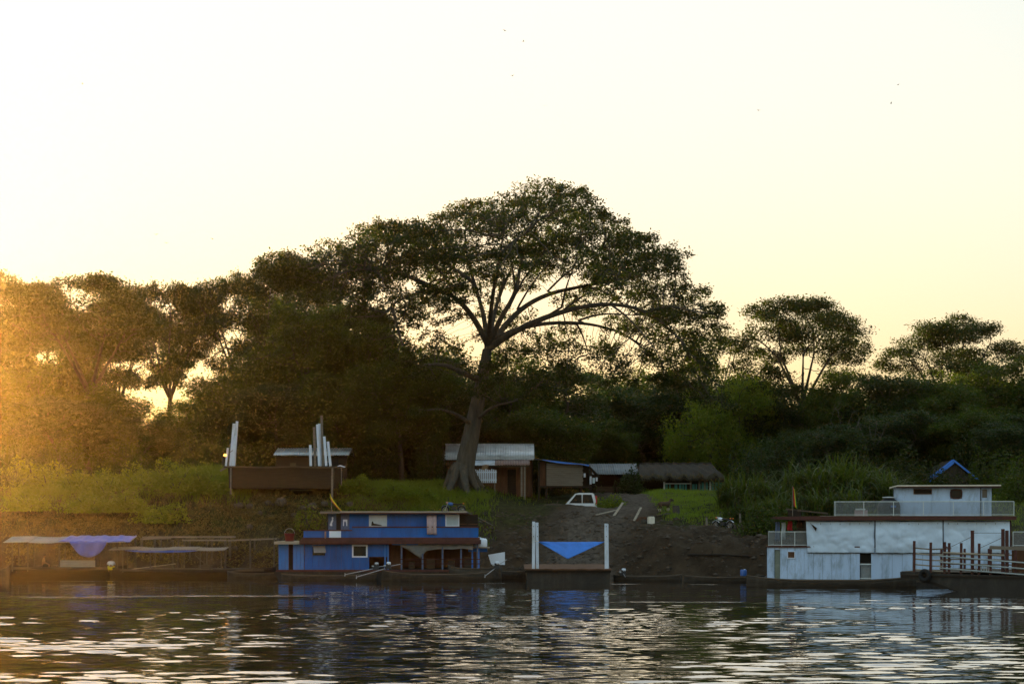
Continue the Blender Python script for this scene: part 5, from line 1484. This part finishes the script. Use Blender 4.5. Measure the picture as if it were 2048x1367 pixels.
# tin-roofed shack behind the giant trunk
F = Frame(940, 163.0, 0, ground_at(985,164)-.15); X, Z = F.x, F.z
sk = F.root('tin_roofed_shack', 'shack with bright tin roof right behind the giant trunk', 'shack')
corr_sheet(sk, 'tin', X(888), X(1068), -.1, Z(918.5), 4.2, Z(884.5), 9)
corr_sheet(sk, 'tin_grey', X(888), X(1068), 8.0, Z(915), 4.22, Z(884.6), 5)
MB().tube([(X(887),4.2,Z(884)), (X(1069),4.2,Z(884))], .07, 6).build('ridge_cap', MT['tin'], sk)
MB().prism([(X(1066)-.02,Z(1000)),(X(1066),Z(1000)),(X(1066),Z(919)),(X(1066)-.02,Z(919))], 0, 8).build('end_wall', MT['wood'], sk)
wall(sk, 'wood_red', X(892), X(1064), -.3, Z(919.5), .3, ((X(1015),X(1032),-.3,Z(938)),), pw=.32, name='wall_plank')
bx('door', MT['wood_dark'], sk, X(1015), X(1032), .42, .46, -.3, Z(938))
# lower lean-to roof in front, patched from two kinds of sheet
corr_sheet(sk, 'white', X(932), X(992), -2.3, Z(931.5), -.2, Z(920), 2, 'patch_sheet', .012)
corr_sheet(sk, 'tin_red', X(990), X(1058), -2.4, Z(931), -.2, Z(919.5), 4, 'patch_sheet', .03)
for px, b in ((1049,996),(1043,984),(945,975)): MB().bar((X(px),-2.1,Z(b)-.4), (X(px),-2.1,Z(930)), .15).build('post', MT['plank'], sk)
bx('lean_to_beam', MT['wood'], sk, X(934), X(1060), -2.2, -2.08, Z(934.5), Z(932.3))
MB().sheet(lambda u, v: (X(966)+(X(979)-X(966))*u-.25*v, -2.25+.05*math.sin(u*9), Z(930)+(Z(950)-Z(930))*v*(1-.3*u)), 8, 6, .02).build('hanging_sack', MT['tan'], sk, True)
pk = thing('picket_fence', 'white picket fence leaning beside the giant trunk', 'fence', (F.x0+X(941), 160.6, F.z0))
for k in range(14):
    x = (X(992)-X(941))*k/13; zt_ = Z(939+1.2*math.sin(k*2.1)); zb_ = Z(966)
    MB().prism([(x-.055,zb_),(x+.055,zb_),(x+.055,zt_-.06),(x,zt_),(x-.055,zt_-.06)], 0, .03).build('picket', MT['white'], pk)
for py in (945, 960): MB().box(-.08, X(992)-X(941)+.08, .035, .08, Z(py+1), Z(py-1)).build('rail', MT['white'], pk)
for px in (943, 990): MB().box(X(px)-X(941)-.05, X(px)-X(941)+.05, .085, .17, Z(985)-.3, Z(943)).build('post', MT['plank'], pk)

# plank-walled shack
F = Frame(1075, 162.0, 0, ground_at(1120,163)-.3); X, Z = F.x, F.z
ps = F.root('plank_shack', 'stilted shack with grey plank wall and sloping roof with blue edge', 'shack')
n = 11
for k in range(n):
    z1, z0 = Z(926+k*4.1), Z(926+(k+1)*4.1-.5)
    bx('wall_plank', MT['plank'], ps, X(1093), X(1165)+.03*(k % 3), -.03+.02*(k % 2), .03+.02*(k % 2), z0, z1)
for px in (1078, 1093, 1163, 1182): MB().bar((X(px), 0.1, -1.2), (X(px), .1, Z(924+(px-1075)*.1)), .17).build('post', MT['wood_dark'], ps)
for px in (1093, 1163): MB().bar((X(px), 4, -1.2), (X(px), 4, Z(922)), .17).build('post', MT['wood_dark'], ps)
bx('floor_beam', MT['wood_dark'], ps, X(1078), X(1184), -.1, 4.3, Z(974), Z(971.2))
bx('back_wall', MT['wood_dark'], ps, X(1079), X(1182), 4.1, 4.2, Z(971), Z(926))
bx('side_plank', MT['wood_red'], ps, X(1079), X(1092), .3, .36, Z(971), Z(922))
MB().sheet(lambda u, v: (X(1068)+(X(1180)-X(1068))*u, -.6+5.2*v, Z(917.5)+(Z(930.5)-Z(917.5))*u+.22*v), 20, 3, .07).build('roof', MT['thatch'], ps)
MB().sheet(lambda u, v: (X(1085)+(X(1178)-X(1085))*u, -.66-.03*math.sin(u*30), Z(918.2)+(Z(930.4)-Z(918.2))*(.15+.85*u)+.05-.16*v*(.3+.7*abs(math.sin(u*4)))), 24, 2, .015).build('blue_plastic_edge', MT['tarp_blue'], ps)
MB().sheet(lambda u, v: (X(1178)+(X(1200)-X(1178))*u, -.3+3.5*v, Z(930)+(Z(952)-Z(930))*u), 6, 3, .06).build('eave_thatch', MT['thatch'], ps)
for k, (px, top, bot, w, mat) in enumerate(((1169,946,954,4,'shirt'),(1181,952,968,4,'shirt'),(1187,955,966,5,'pane'),(1193,954,962,4,'shirt'))):
    t = thing('hanging_cloth', 'small pale cloth, %s from the left under the eave of the plank shack' % ORD[k], 'cloth', (F.x0+X(px), 161.7, F.z0), 0, 'pale cloths under the eave')
    MB().sheet(lambda u, v: ((X(px+w)-X(px))*(u-.5), .03*math.sin(u*9), Z(top)+(Z(bot)-Z(top))*v), 6, 4, .015).build('cloth', MT[mat], t)

# long grey-roofed shed and thatched hut
F = Frame(1187, 180.0, 0, ground_at(1230,180)-.1); X, Z = F.x, F.z
gs = F.root('grey_shed', 'long dark open shed with grey sheet roof behind the parked car', 'shed')
corr_sheet(gs, 'tin_grey', X(1180), X(1276), -.8, Z(948.5), 3.0, Z(925), 6)
corr_sheet(gs, 'tin_grey', X(1180), X(1276), 6.8, Z(948), 3.02, Z(925), 4)
for px in (1190, 1230, 1270): MB().bar((X(px),0,-.3), (X(px),0,Z(948)), .16).build('post', MT['wood_dark'], gs)
bx('back_wall', MT['wood_dark'], gs, X(1184), X(1274), 3.4, 3.5, 0, Z(940)); bx('low_wall', MT['wood'], gs, X(1190), X(1262), .1, .16, 0, Z(972))

F = Frame(1275, 178.0, 0, ground_at(1360,179)-.1); X, Z = F.x, F.z
th_ = F.root('thatched_hut', 'open hut with shaggy thatched roof and teal slatted front', 'hut')
rg = np.random.RandomState(3)
def thatch(u, v):
    e = .12*math.sin(u*37)+.08*math.sin(u*71)
    return (X(1268)+(X(1447)-X(1268))*u + (.5-u)*1.6*v, -1.2+4.4*v, Z(956)+(Z(926)-Z(956))*(v**.85) + (e*(1-v)) + .05*math.sin(u*50+v*9))
MB().sheet(thatch, 90, 10, .22).build('roof', MT['thatch'], th_)
MB().sheet(lambda u, v: (thatch(u, v)[0], 7.6-thatch(u, v)[1]-1.2, thatch(u, v)[2]-.02), 40, 6, .2).build('roof', MT['thatch'], th_)
# loose straw along the eave
n = 900
C = np.array([thatch(rg.rand(), rg.rand()*.15) for _ in range(n)]); V, Fq2, tt = blades(C+np.array([[0,-.05,-.02]]), .35, 1.2, .03, rg, 2, 1.9)
link('straw_fringe', fast_mesh('straw', V, Fq2, 4, tint=tt), MT['dry'], th_)['kind'] = 'stuff'
bx('back_wall', MT['wood_dark'], th_, X(1278), X(1440), 4.6, 4.7, 0, Z(950))
for px in (1328, 1381, 1398, 1409, 1420): MB().bar((X(px),-.2,-.3), (X(px),-.2,Z(953)), .15).build('post', MT['rail' if px in (1328,1420) else 'plank'], th_)
MB().bar((X(1328),-.28,Z(966.5)), (X(1382),-.28,Z(966.5)), .08).build('top_rail', MT['rail'], th_)
k = 0
px = 1330.0
while px < 1444:
    w = (5.2, 3.2, 4.4, 6.0)[k % 4]
    if px > 1405 or k % 5 != 2:
        bx('slat', MT['teal'], th_, X(px), X(px+w)-.02, -.22+.02*(k % 2), -.18+.02*(k % 2), -.1, Z(967.5 - (4 if px > 1400 else 0)))
    px += w + (1.5 if k % 3 else 3.0); k += 1

# blue-roofed hut
F = Frame(1857, 166.0, 0, ground_at(1905,166)-.1); X, Z = F.x, F.z
bh = F.root('blue_roofed_hut', 'hut with gable roof edged in bright blue sheeting behind the wheelhouse', 'hut')
ax, az = X(1906), Z(920)
for sx, name in ((X(1856), 'roof_slope'), (X(1955), 'roof_slope')):
    MB().sheet(lambda u, v, sx=sx: (ax+(sx-ax)*v, -.3+5*u, az+(Z(959)-az)*v), 4, 6, .12 if sx < ax else -.12).build(name, MT['thatch'], bh)
    MB().sheet(lambda u, v, sx=sx: (ax+(sx-ax)*v*1.01, -.42+.9*u, az+.06+(Z(959)-az)*v), 3, 6, .05 if sx < ax else -.05).build('blue_edge_sheet', MT['tarp_blue'], bh)
    q = MB().sheet(lambda u, v, sx=sx: (ax+(sx-ax)*v*1.01, -.44, az+.06+(Z(959)-az)*v-(.34 if sx < ax else .2)*u), 2, 8, .03).build('blue_barge_board', MT['tarp_blue'], bh)
MB().prism([(X(1864),Z(959)),(X(1948),Z(959)),(ax,Z(925))], -.1, -.02).build('gable', MT['thatch'], bh)
wall(bh, 'wood', X(1866), X(1946), 0, Z(959.5), 0, ((X(1895),X(1915),0,Z(972)),), pw=.4, name='wall_plank')
bx('back_wall', MT['wood_dark'], bh, X(1866), X(1946), 4.2, 4.3, 0, Z(960))

# ------------------------------------------------------------------ car, motorcycles
F = Frame(1092, 157.2); zc = ground_at(1150,157.3)+.02
ztop = CAM_H-(985-HOR)/FPX*157.2
zc = min(zc, ztop-1.55)
car = thing('parked_car', 'white hatchback car parked in the hollow below the plank shack', 'car', (at(1194,0,157.2)[0], 157.2, zc), 0)
H_ = ztop-zc
L_ = 3.45
body = [(-L_,.35),(-L_-.02,.75),(-L_+.9,.98),(-.08,1.0),(.02,.72),(.0,.32),(-.3,.26),(-L_+.3,.26)]
MB().prism(body, 0, 1.65).build('body', MT['carwhite'], car)
cab = [(-L_+.85,.99),(-L_+1.65,H_-.06),(-L_+1.95,H_),(-.42,H_),(-.24,H_-.08),(-.02,1.01)]
MB().prism(cab, .08, 1.57).build('cabin', MT['carwhite'], car)
for x0, x1, x2, x3 in ((-L_+1.12,-L_+1.72,-1.28,-1.26),(-1.21,-1.19,-.46,-.26)):
    MB().prism([(x0,1.06),(x1,H_-.14),(x2,H_-.14),(x3,1.06)], .065, .082).build('side_window', MT['glass'], car)
bx('tail_lamp', MT['redlamp'], car, -.10, .01, .02, .16, .98, H_-.22)
bx('tail_lamp', MT['redlamp'], car, -.10, .01, 1.49, 1.63, .98, H_-.22)
for x in (-.75, -L_+.75):
    for y in (.0, 1.65):
        wv_ = MB().ring((x, y, .32), (0,1,0), .22, .105, 22, 8).build('wheel', MT['rubber'], car, True)
        MB().tube([(x, y-.06, .32), (x, y+.06, .32)], .17, 14).build('rim', MT['steel'], wv_)
bx('rear_bumper', MT['dark_metal'], car, -.12, .06, .05, 1.6, .3, .5); bx('door_handle', MT['dark_metal'], car, -1.75, -1.55, -.02, 0, .86, .9)
for i, (px, Y, L2, rz, mat) in enumerate(((1096,156.2,2.2,.4,'wood_dark'),(1108,155.6,1.6,-.3,'wood'),)):
    t = thing('driftwood_log', ('dark log lying left of the parked car' if i == 0 else 'shorter brown log in front of the parked car'), 'log', (at(px,0,Y)[0], Y, ground_at(px,Y)+.12), rz)
    MB().tube([(-L2/2,0,0),(0,.05,.06),(L2/2,0,.02)], [.16,.18,.13], 8).build('stem', MT[mat], t, True)
    MB().tube([(.2,0,.1),(.4,-.1,.5)], [.06,.03], 6).build('branch_stub', MT[mat], t)

def motorcycle(label, px, Y, rz, tank, seat, dz=0.0, z=None):
    x = (px-1024)/FPX*Y
    t = thing('motorcycle', label, 'motorcycle', (x, Y, (float(zt(x, Y)) if z is None else z)+dz), rz)
    for sx in (-.64, .64):
        w = MB().ring((sx,0,.31), (0,1,0), .26, .055, 24, 7).build('wheel', MT['rubber'], t, True)
        mb = MB().ring((sx,0,.31), (0,1,0), .205, .014, 22, 5)
        for k in range(9):
            a = k*.698; mb.bar((sx,0,.31), (sx+.2*math.cos(a),0,.31+.2*math.sin(a)), .012)
        mb.build('rim', MT['steel'], w)
        MB().sheet(lambda u, v, sx=sx: (sx+.345*math.cos(.5+2.1*u), -.07+.14*v, .31+.345*math.sin(.5+2.1*u)), 10, 2, .012).build('mudguard', MT[tank], t)
    MB().tube([(-.64,0,.31),(-.25,0,.45),(.1,0,.40),(.35,0,.75)], .03, 6).build('frame', MT['dark_metal'], t)
    MB().box(-.22,.16,-.13,.13,.28,.55).build('engine', MT['dark_metal'], t)
    MB().sheet(lambda u, v: (-.02+.48*u, .15*math.sin(math.pi*u)**.5*math.cos(2*math.pi*v)+0, .72+.06*u+.13*math.sin(math.pi*u)**.5*math.sin(2*math.pi*v)), 10, 12, .01).build('fuel_tank', MT[tank], t, True)
    MB().sheet(lambda u, v: (-.72+.75*u, -.13+.26*v, .80-.05*math.sin(u*3)+.03*math.sin(math.pi*v)), 8, 4, .09).build('seat', MT[seat], t, True)
    for y in (-.09, .09): MB().tube([(.64,y,.31),(.42,y,.86)], .025, 6).build('fork', MT['steel'], t)
    MB().tube([(.36,-.36,1.06),(.42,-.18,1.0),(.42,.18,1.0),(.36,.36,1.06)], .018, 6).build('handlebar', MT['dark_metal'], t)
    MB().lathe([(.02,-.08),(.09,-.06),(.10,.05),(.02,.07)], (.5,0,.86), 12).build('headlight', MT['steel'], t, True)
    MB().tube([(.02,-.16,.3),(-.35,-.17,.28),(-.85,-.18,.36)], [.03,.04,.05], 7).build('exhaust', MT['steel'], t)
    for sx, sz in ((.5,.86),(-.78,.80)):
        for y in (-.17, .17): MB().lathe([(.01,-.05),(.06,-.03),(.065,.03),(.01,.05)], (sx,y,sz), 8).build('indicator', MT['orange'], t)
    for y in (-.3, .3): MB().tube([(.38,y,1.06),(.42,y*1.1,1.24)], .01, 5).build('mirror_stem', MT['dark_metal'], t); MB().lathe([(.01,-.01),(.06,0),(.06,.02),(.01,.03)], (.42,y*1.1,1.25), 8).build('mirror', MT['dark_metal'], t)
    MB().tube([(-.1,-.12,.3),(-.2,-.3,.0)], .014, 5).build('side_stand', MT['steel'], t)
    return t
motorcycle('dark motorcycle with blue tank and orange indicators behind the blue boat roof', 907, 147.4, math.pi, 'bluepl', 'black', z=at(907,1026.5,147.4)[2])
motorcycle('white and black motorcycle between two short stakes on the right bank', 1446, 143.2, math.pi*.78, 'white_clean', 'black')

# ------------------------------------------------------------------ small things on the bank
def stake(px, Y, h, label, r=.09):
    t = thing('stake', label, 'stake', (at(px,0,Y)[0], Y, ground_at(px,Y)-.3))
    MB().tube([(0,0,0),(.02,0,h*.5+.15),(.0,.02,h+.3)], [r,r*.95,r*.85], 8).build('post', MT['plank'], t)
    MB().tube([(0,0,h+.29),(.01,.02,h+.36)], [r*.85,r*.5], 8).build('tip', MT['wood'], t)
stake(873, 147.0, 1.55, 'stout grey stake left of the motorcycle behind the blue boat', .12)
stake(1413, 143.0, .85, 'short stake left of the white motorcycle')
stake(1480, 143.4, .95, 'short stake right of the white motorcycle')
def planks(name, label, pts, w=.2, mat='plank_pale', Y=None):
    (a, b) = pts
    c = Vector(a).lerp(Vector(b), .5); t = thing(name, label, 'plank', tuple(c))
    MB().bar(Vector(a)-c, Vector(b)-c, w, .05).build('board', MT[mat], t)
    MB().tube([Vector(a).lerp(Vector(b),.1)-c+Vector((0,0,.02)), Vector(a).lerp(Vector(b),.1)-c+Vector((0,0,.045))], .02, 6).build('nail', MT['dark_metal'], t)
def gp(px, Y, dz): x = (px-1024)/FPX*Y; return (x, Y, float(zt(x, Y))+dz)
planks('loose_plank', 'pale plank lying across the mud in front of the car', (gp(1192,149.0,.10), gp(1236,151.0,.25)), .22)
planks('loose_plank', 'short pale plank propped up at the right end of the lying plank', (gp(1228,149.6,.05), gp(1246,151.2,.75)), .2)
planks('loose_plank', 'pale plank standing tilted left of the white container', (gp(1268,148.6,.05), gp(1282,149.6,.75)), .2)
planks('loose_plank', 'long thin pole running from the blue boat roof to the mud bank', (at(930,1021,136.0), gp(985,148,.1)), .10, 'plank')
t = thing('white_container', 'white square container standing on the dirt right of the planks', 'container', gp(1302,147.6,.0), .25)
MB().box(-.24,.24,-.2,.2,0,.56).box(-.2,.2,-.16,.16,.56,.62).build('body', MT['paper'], t)
MB().lathe([(.02,.62),(.07,.62),(.07,.69),(.02,.7)], (.1,0,0), 10).build('cap', MT['dark_metal'], t)
t = thing('reddish_heap', 'reddish-brown heap of roots beside the white container', 'heap', gp(1286,148.4,-.05))
mb = MB()
for k in range(26):
    a = k*2.4; q = .1+.5*((k*37) % 10)/10
    mb.tube([(math.cos(a)*q,math.sin(a)*q*.7,0),(math.cos(a)*q*.5,math.sin(a)*q*.4,.45),(math.cos(a+1)*q*1.2,math.sin(a+1)*q,.2)], [.05,.045,.02], 5)
mb.build('roots', MT['wood_red'], t)
MB().sheet(lambda u, v: (.5*math.cos(u*6.283)*math.cos(v*1.5), .4*math.sin(u*6.283)*math.cos(v*1.5), .35*math.sin(v*1.5)*(1+.2*math.sin(u*12))), 14, 6, .01).build('soil', MT['bark_dark'], t)
t = thing('dark_stump', 'dark tree stump right of the brown calf', 'stump', gp(1352,150.4,-.1), .4)
MB().tube([(0,0,0),(.02,0,.4),(.0,.02,.85)], [.36,.30,.27], 10).build('stem', MT['bark_dark'], t)
MB().tube([(.2,0,.1),(1.0,-.1,.12),(1.9,0,.0)], [.16,.12,.05], 7).build('root', MT['bark_dark'], t, True)
MB().tube([(-.2,0,.1),(-1.0,-.1,.14),(-1.8,.1,.0)], [.16,.12,.05], 7).build('root', MT['bark_dark'], t, True)

# ------------------------------------------------------------------ people and a calf
def skin(name, nodes, edges, mat, parent, sub=2, root=0):
    me = bpy.data.meshes.new(name)
    me.from_pydata([n[0] for n in nodes], edges, [])
    o = link(name, me, mat, parent)
    md = o.modifiers.new('skin', 'SKIN'); md.use_smooth_shade = True
    sv = me.skin_vertices[0].data
    for i, n in enumerate(nodes):
        r = n[1]; sv[i].radius = (r, r) if not isinstance(r, tuple) else r
        sv[i].use_root = (i == root)
    ss = o.modifiers.new('subdivision', 'SUBSURF'); ss.levels = sub; ss.render_levels = sub
    return o
def hand(nodes, edges, w, d, up):
    """palm and five fingers growing from wrist index w along d"""
    p = Vector(nodes[w][0]); d = Vector(d).normalized(); s = d.cross(Vector(up)).normalized()
    nodes.append((tuple(p+d*.07), (.042,.022))); pi = len(nodes)-1; edges.append((w, pi))
    for k, (o, L) in enumerate(((-.032,.055),(-.011,.072),(.011,.078),(.032,.066))):
        a = p+d*.10+s*o; b = a+d*L*.6-Vector(up)*.012; c = b+d*L*.3-Vector(up)*.035
        i = len(nodes); nodes += [(tuple(a),.010),(tuple(b),.009),(tuple(c),.007)]; edges += [(pi,i),(i,i+1),(i+1,i+2)]
    a = p+d*.04-s*.05; b = a+d*.04-s*.012; i = len(nodes); nodes += [(tuple(a),.012),(tuple(b),.009)]; edges += [(w,i),(i,i+1)]
def person(label, loc, rz, J, shirt, shorts, hair=True, cap=None, long_legs=False):
    """J: joints (pelvis, chest, neck, head, elbows, wrists, knees, ankles) facing +x"""
    t = thing('person', label, 'person', loc, rz)
    n = [(J['pelvis'],.13),(J['waist'],.12),(J['chest'],.145),(J['neck'],.055),(J['chin'],.07),(J['head'],.095),(J['crown'],.07)]
    e = [(0,1),(1,2),(2,3),(3,4),(4,5),(5,6)]
    hd = Vector(J['head'])
    n += [(tuple(hd+Vector((.10,0,-.015))),.018)]; e.append((5,7))                       # nose
    for s in (-1, 1):
        n += [(tuple(hd+Vector((0,.095*s,-.01))),.022)]; e.append((5,len(n)-1))           # ears
    for s in (-1, 1):
        i = len(n); sh = Vector(J['chest'])+Vector((0,.19*s,.05)); el, wr = J['elbow'][0 if s < 0 else 1], J['wrist'][0 if s < 0 else 1]
        n += [(tuple(sh),.062),(el,.047),(wr,.032)]; e += [(2,i),(i,i+1),(i+1,i+2)]
        hand(n, e, i+2, Vector(wr)-Vector(el), (0,0,1))
    for s in (-1, 1):
        i = len(n); k = 0 if s < 0 else 1; hp = Vector(J['pelvis'])+Vector((0,.09*s,-.03))
        an = Vector(J['ankle'][k])
        n += [(tuple(hp),.10),(J['knee'][k],.065),(tuple(an),.042),(tuple(an+Vector((.16,0,-.035))),.035)]; e += [(0,i),(i,i+1),(i+1,i+2),(i+2,i+3)]
    skin('body', n, e, MT['skin'], t)
    sn = [(J['waist'],.145),(J['chest'],.175),(tuple(Vector(J['neck'])-Vector((0,0,.04))),.085)]; se = [(0,1),(1,2)]
    for s in (-1, 1):
        i = len(sn); sh = Vector(J['chest'])+Vector((0,.2*s,.05)); el = Vector(J['elbow'][0 if s < 0 else 1])
        sn += [(tuple(sh),.085),(tuple(sh.lerp(el,.7)),.07)]; se += [(1,i),(i,i+1)]
    skin('shirt', sn, se, MT[shirt], t, root=1)
    qn = [(tuple(Vector(J['waist']).lerp(Vector(J['pelvis']),.3)),.145),(J['pelvis'],.165)]; qe = [(0,1)]
    for s in (-1, 1):
        i = len(qn); k = 0 if s < 0 else 1; hp = Vector(J['pelvis'])+Vector((0,.1*s,-.03))
        qn += [(tuple(hp),.125),(tuple(Vector(hp).lerp(Vector(J['knee'][k]),1.0 if long_legs else .8)),.095)]; qe += [(1,i),(i,i+1)]
    skin('trousers' if long_legs else 'shorts', qn, qe, MT[shorts], t, root=1)
    MB().sheet(lambda u, v: tuple(hd+Vector((-.012+.112*math.cos(u*6.283)*math.cos(v*1.45), .108*math.sin(u*6.283)*math.cos(v*1.45), .01+.122*math.sin(v*1.45)))), 14, 6, .01).build('cap' if cap else 'hair', MT[cap or 'hair'], t, True)
    for s in (-1, 1):
        MB().lathe([(.002,-.012),(.012,0),(.002,.012)], tuple(hd+Vector((.09,.036*s,.012))), 8).build('eye', MT['hair'], t)
    MB().bar(tuple(hd+Vector((.088,-.025,-.055))), tuple(hd+Vector((.088,.025,-.055))), .01).build('mouth', MT['redlamp'], t)
    return t
# squatting on the bow of the low canopy boat, back to the river
J = dict(pelvis=(-.05,0,.30), waist=(.02,0,.42), chest=(.14,0,.66), neck=(.22,0,.80), chin=(.27,0,.84), head=(.29,0,.92), crown=(.29,0,.99),
         elbow=((.36,-.30,.50),(.36,.30,.50)), wrist=((.52,-.16,.36),(.52,.16,.36)), knee=((.32,-.24,.46),(.32,.24,.46)), ankle=((.06,-.16,.07),(.06,.16,.07)))
px, Yp = 222, 137.9
person('person in white shirt and yellow shorts squatting between the two left boats, back turned', (at(px,0,Yp)[0], Yp, .42), math.pi/2+.15, J, 'shirt', 'yellow')
J = dict(pelvis=(0,0,.47), waist=(.0,0,.62), chest=(.05,0,.86), neck=(.08,0,1.03), chin=(.11,0,1.08), head=(.12,0,1.17), crown=(.12,0,1.24),
         elbow=((.12,-.28,.66),(.12,.28,.66)), wrist=((.34,-.20,.56),(.34,.20,.56)), knee=((.42,-.13,.48),(.42,.13,.48)), ankle=((.44,-.13,.09),(.44,.13,.09)))
person('person in tan shirt and dark cap sitting under the grey roof of the left boat', (at(93,0,138.9)[0]-.25, 138.9, .44), .2, J, 'tan', 'dark_cloth', cap='dark_cloth', long_legs=True)

ca_ = gp(1329, 151.4, -.02)
calf = thing('calf', 'brown calf with dark head and pale lower legs standing on the dirt path', 'calf', ca_, R(35))
n = [((-.48,0,.66),.15),((-.2,0,.64),.19),((.15,0,.64),.19),((.40,0,.70),.15),((.58,0,.86),.085),((.70,0,.98),.085),((.84,0,.93),.07),((.95,0,.88),.05)]
e = [(i,i+1) for i in range(7)]
for s in (-1, 1):
    i = len(n); n += [((.36,.10*s,.52),.075),((.38,.11*s,.32),.042),((.36,.11*s,.10),.030),((.39,.11*s,.02),.036)]; e += [(3,i),(i,i+1),(i+1,i+2),(i+2,i+3)]
    i = len(n); n += [((-.46,.11*s,.50),.095),((-.38,.12*s,.38),.06),((-.54,.12*s,.24),.036),((-.50,.12*s,.08),.030),((-.46,.12*s,.02),.036)]; e += [(0,i),(i,i+1),(i+1,i+2),(i+2,i+3),(i+3,i+4)]
    i = len(n); n += [((.68,.13*s,1.02),.03),((.66,.20*s,1.01),.02)]; e += [(5,i),(i,i+1)]
i = len(n); n += [((-.62,0,.72),.03),((-.70,0,.50),.02),((-.70,0,.34),.028)]; e += [(0,i),(i,i+1),(i+1,i+2)]
skin('body', n, e, MT['fur'], calf, root=1)
for s in (-1, 1):
    MB().tube([(.37,.11*s,.30),(.36,.11*s,.12),(.39,.11*s,.0)], [.047,.037,.042], 8).build('pale_stocking', MT['fur_pale'], calf, True)
    MB().tube([(-.53,.12*s,.22),(-.50,.12*s,.10),(-.46,.12*s,.0)], [.043,.037,.042], 8).build('pale_stocking', MT['fur_pale'], calf, True)
    MB().lathe([(.002,-.015),(.014,0),(.002,.015)], (.78,.062*s,1.0), 8).build('eye', MT['black'], calf)
MB().tube([(.66,0,1.0),(.80,0,.97),(.90,0,.92)], [.09,.078,.062], 9).build('dark_face', MT['dark_cloth'], calf, True)

# clods, stones and bits of driftwood on the bare mud
rc = np.random.RandomState(9)
n = 2600
x = rc.uniform(-8, 24, n); d = rc.uniform(.3, 13, n); y = d + edge_y(x)
sz = .05 + .16*rc.rand(n)**3
base = np.array([(1,0,0),(-1,0,0),(0,1,0),(0,-1,0),(0,0,1),(0,0,-1)], float)
fc = np.array([(0,2,4),(2,1,4),(1,3,4),(3,0,4),(2,0,5),(1,2,5),(3,1,5),(0,3,5)])
V = base[None]*rc.uniform(.6, 1.4, (n,6,1))*sz[:,None,None]*np.array([1.3,1,.7]) + np.stack([x, y, zt(x, y)], 1)[:,None,:]
tag(link('mud_clods', fast_mesh('mud_clods', V.reshape(-1,3), (fc[None]+6*np.arange(n)[:,None,None]).reshape(-1,3), 3), M('clod', (.085,.065,.048), .95, .5, 1.5)), 'clods and stones strewn over the muddy slope', None, None, 'stuff')

# a few birds far off over the trees
for k, (px, py, Yb, w) in enumerate(((1010,62,320,.55),(1047,83,330,.5),(1025,152,300,.45),(1090,212,310,.5),(1517,221,330,.55),(1782,207,300,.8),(1796,170,340,.4),(312,469,320,.45),(333,486,300,.4),(425,478,340,.5),(165,168,330,.4))):
    t = thing('bird', 'tiny dark bird in the sky, %s from the left' % nth(px, [1010,1047,1025,1090,1517,1782,1796,312,333,425,165]), 'bird', at(px, py, Yb), k*.8, 'birds high over the trees')
    MB().lathe([(.005,-.16),(.03,-.10),(.045,0),(.03,.10),(.005,.18)], (0,0,0), 8).build('body', MT['hair'], t)
    t.rotation_euler = (R(80), 0, R(60+k*40))
    for s_ in (-1, 1):
        MB().sheet(lambda u, v: (s_*w*u, .12*math.sin(u*2.2)+.02, (.10-.16*v)*(1-u*.8)-.1*u), 5, 2, .01).build('wing', MT['hair'], t)

t = thing('long_pole', 'long dark pole lying across the foot of the cliff left of the white boat', 'pole', gp(1440, 137.2, .0))
a_, b_ = Vector(at(1375,1108,136.4)), Vector(at(1535,1113,134.6)); c_ = Vector(t.location)
MB().tube([a_-c_, a_.lerp(b_,.5)-c_+Vector((0,0,.05)), b_-c_], [.09,.08,.06], 7).build('stem', MT['wood_dark'], t, True)
MB().tube([a_.lerp(b_,.3)-c_, a_.lerp(b_,.3)-c_+Vector((.1,-.2,.35))], [.04,.02], 5).build('branch_stub', MT['wood_dark'], t)

# ------------------------------------------------------------------ thin haze, tinted orange in place of lens glare
hm = bpy.data.materials.new('glare_haze'); hm.use_nodes = True
nt = hm.node_tree
nt.nodes.remove(nt.nodes['Principled BSDF'])
pv = nt.nodes.new('ShaderNodeVolumePrincipled')
pv.inputs['Color'].default_value = (1.0, .62, .20, 1)  # the amber glare from the left is put into the haze colour
pv.inputs['Density'].default_value = 0.00005
pv.inputs['Anisotropy'].default_value = .925
nt.links.new(pv.outputs[0], nt.nodes['Material Output'].inputs['Volume'])
hm.cycles.homogeneous_volume = True
o = MB().box(-6000, 6000, -5500, 6000, -9.2, 36.5).build('haze', hm)
tag(o, 'thin haze over the river, tinted orange to stand in for lens glare', None, None, 'stuff')
